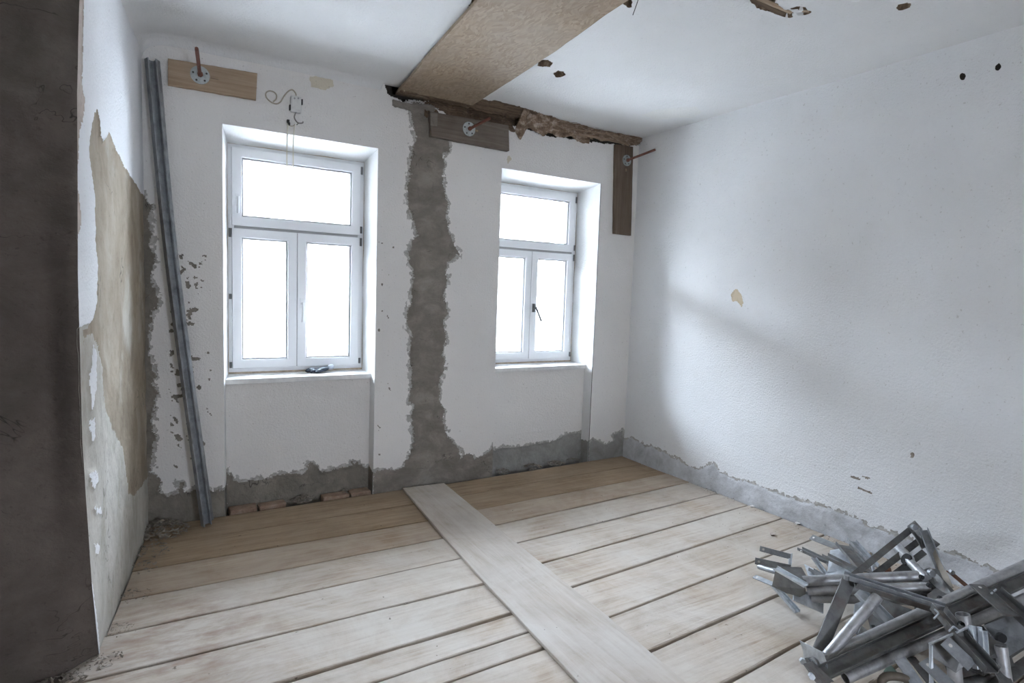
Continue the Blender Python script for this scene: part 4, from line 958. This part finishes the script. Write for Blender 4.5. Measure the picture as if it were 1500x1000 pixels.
T = item('rusty_strap', 'rust brown strap sticking out beside the painted end channel', (1412, 850, 0))
fb('strap', T, (1392, 838, .20), (1428, 868, .19), .042, .006, RUSTY, (-.5, -1, .5), False)
disc('bolt', T, (1394, 838, .22), TOCAM, .012, .016, STEEL, 6)

# 8 channel forks over the tubes
T = item('fork_bracket', 'dark channel fork crossing over the longest tube at right', (1450, 880, 0))
fb('prong', T, (1430, 856, .345), (1482, 902, .31), .062, .006, STEELD, (-.5, -.9, .7))
ch('prong', T, (1456, 868, .335), (1520, 926, .27), .055, .030, STEELD, (-.5, -.9, .7))
ch('prong_edge', T, (1452, 870, .345), (1459, 864, .345), .006, .006, STEELB)
T = item('fork_bracket', 'dark channel fork with bright lip crossing the middle tubes', (1410, 920, 0))
ch('prong', T, (1372, 894, .285), (1416, 946, .25), .055, .030, STEELD, (-.5, -.9, .7))
ch('prong', T, (1393, 921, .29), (1452, 986, .24), .052, .028, STEELD, (-.5, -.9, .7))
mb = MB()
for a, b in (((1369, 892, .31), (1375, 898, .31)), ((1375, 898, .31), (1368, 906, .30)), ((1390, 924, .31), (1397, 917, .315)), ((1397, 917, .315), (1404, 923, .31))): mb.bar(Q(a), Q(b), .005, .005)
o = mb.build('bright_lip', STEELB, T); o['kind'] = 'stuff'

# 9 bent box bracket in front
T = item('box_bracket', 'large bent box bracket standing in front of the right tubes', (1400, 960, 0))
pl('side_plate', T, [(1361, 943, .26), (1417, 919, .31), (1421, 968, .21), (1400, 985, .17), (1363, 960, .22)], .005, STEELD)
pl('side_plate', T, [(1361, 943, .26), (1366, 945, .26), (1368, 1012, .12), (1361, 1012, .12)], .005, STEELB)
ch('upright', T, (1424, 916, .32), (1432, 980, .19), .040, .022, STEELB, (-.5, -1, .1))
ch('upright', T, (1436, 922, .31), (1441, 984, .19), .030, .016, STEELB, (-.3, -1, .1))
mb = MB(); mb.bar(Q((1361, 943, .264)), Q((1417, 919, .314)), .006, .006); mb.build('bright_lip', STEELB, T)
fb('brace', T, (1384, 938, .295), (1424, 976, .24), .048, .005, STEEL, (-.5, -.9, .7))
fb('brace', T, (1352, 967, .20), (1396, 1008, .16), .046, .005, STEEL, (-.5, -.9, .7))

# 10 slotted post and perforated gusset
T = item('slotted_post', 'slotted upright tube standing between the crossing forks', (1415, 915, 0))
tb('tube', T, (1410, 899, .29), (1420, 950, .16), .025, TUBE)
disc('slot', T, (1408, 914, .29), TOCAM, .011, .012, HOLE, 10)
T = item('gusset_plate', 'broad pale gusset plate with one round hole at right edge', (1480, 935, 0))
pl('plate', T, [(1440, 916, .22), (1478, 902, .26), (1512, 900, .27), (1512, 940, .20), (1476, 962, .16)], .006, STEEL)
disc('plate_hole', T, (1466, 934, .222), TOCAM, .019, .014, HOLE, 16)
T = item('scaffold_tube', 'short upright tube at the lower right edge of the heap', (1472, 980, 0))
tb('tube', T, (1466, 946, .22), (1477, 1020, .05), .021, TUBE)
T = item('box_bracket', 'dark box bracket behind the short upright tube', (1450, 960, 0))
pl('side_plate', T, [(1440, 930, .22), (1474, 944, .21), (1476, 962, .18), (1448, 964, .18)], .005, STEELD)
fb('brace', T, (1444, 944, .19), (1480, 1010, .10), .05, .006, STEELD, (-.5, -.9, .6), False)
T = item('scaffold_tube', 'stub of grey tube standing under the bent box bracket', (1398, 985, 0))
tb('tube', T, (1397, 968, .19), (1402, 1025, .05), .024, TUBE)

# 11 pieces underneath
T = item('under_rail', 'bright channel sloping under the front triangular bracket', (1290, 890, 0))
ch('channel', T, (1256, 866, .20), (1318, 930, .07), .055, .022, STEELB, (-.4, -.6, 1))
T = item('dark_plate', 'dark sheet plate under the rails in the heap centre', (1310, 890, 0))  # plain dark sheet lying under the rails
pl('plate', T, [(1262, 876, .14), (1300, 880, .17), (1362, 902, .18), (1338, 930, .09), (1276, 922, .05)], .006, STEELD)
T = item('notched_plate', 'pale notched plate seen through the front triangle', (1262, 910, 0))
pl('plate', T, [(1252, 884, .16), (1264, 880, .17), (1272, 902, .13), (1262, 908, .12), (1262, 916, .10), (1270, 922, .08), (1256, 932, .05), (1248, 920, .08)], .005, STEELB)
T = item('flat_brace', 'flat steel brace lying below the triangle tubes', (1300, 930, 0))
fb('brace', T, (1258, 922, .055), (1300, 946, .03), .06, .006, STEEL, UPV, False)
fb('brace', T, (1282, 915, .07), (1296, 944, .02), .05, .006, STEELD, UPV, False)
T = item('bent_strap', 'bright bent strap at the bottom edge below the three tubes', (1340, 985, 0))
fb('strap', T, (1314, 958, .09), (1352, 1015, .03), .05, .006, STEELB, (-.4, -.6, 1), False)
fb('strap', T, (1334, 962, .08), (1372, 1010, .05), .036, .006, STEELD, (-.4, -.6, 1), False)
T = item('green_plate', 'small dull green plate at the bottom edge of the heap', (1306, 985, 0))
pl('plate', T, [(1294, 983, .02), (1303, 971, .05), (1318, 988, .03), (1312, 996, .01)], .006, mat_plain('dull_green_paint', (.20, .27, .23), .55, .2))
T = item('curved_clamp', 'brown curved clamp half hidden at the bottom picture edge', (1312, 1000, 0))
mb = MB(); mb.tube(smooth([Q(q) for q in ((1292, 1010, .01), (1292, 996, .03), (1302, 990, .05), (1322, 992, .05), (1334, 1000, .03))], 5), .016, 10); mb.build('clamp', mat_plain('brown_clamp_paint', (.16, .13, .10), .6, .3, .3), T, True)
T = item('scaffold_bracket', 'jumble bracket deep in the lower right corner of the heap', (1470, 990, 0))
ch('channel', T, (1430, 985, .08), (1500, 940, .10), .05, .025, STEELD)
fb('brace', T, (1456, 1006, .05), (1520, 960, .08), .05, .006, STEELD, UPV, False)
tb('tube', T, (1380, 1012, .03), (1500, 978, .05), .022, STEELD)
T = item('box_bracket', 'dark open box bracket wedged under the three long tubes', (1400, 950, 0))
pl('side_plate', T, [(1376, 952, .10), (1430, 936, .14), (1446, 984, .08), (1392, 996, .05)], .006, STEELD)
pl('side_plate', T, [(1430, 936, .14), (1470, 928, .15), (1486, 975, .09), (1446, 984, .08)], .006, STEELD)
fb('brace', T, (1366, 938, .11), (1430, 1000, .04), .05, .006, STEELD, (-.5, -.9, .6), False)
T = item('scaffold_bracket', 'dark bracket pressed against the right wall below the long tubes', (1470, 895, 0))
pl('side_plate', T, [(1402, 898, .16), (1440, 878, .20), (1500, 900, .18), (1470, 925, .13)], .006, STEELD)
fb('brace', T, (1376, 905, .12), (1450, 930, .10), .06, .006, STEELD, (-.3, -.9, .8), False)
tb('tube', T, (1420, 960, .04), (1530, 905, .12), .024, STEELD)
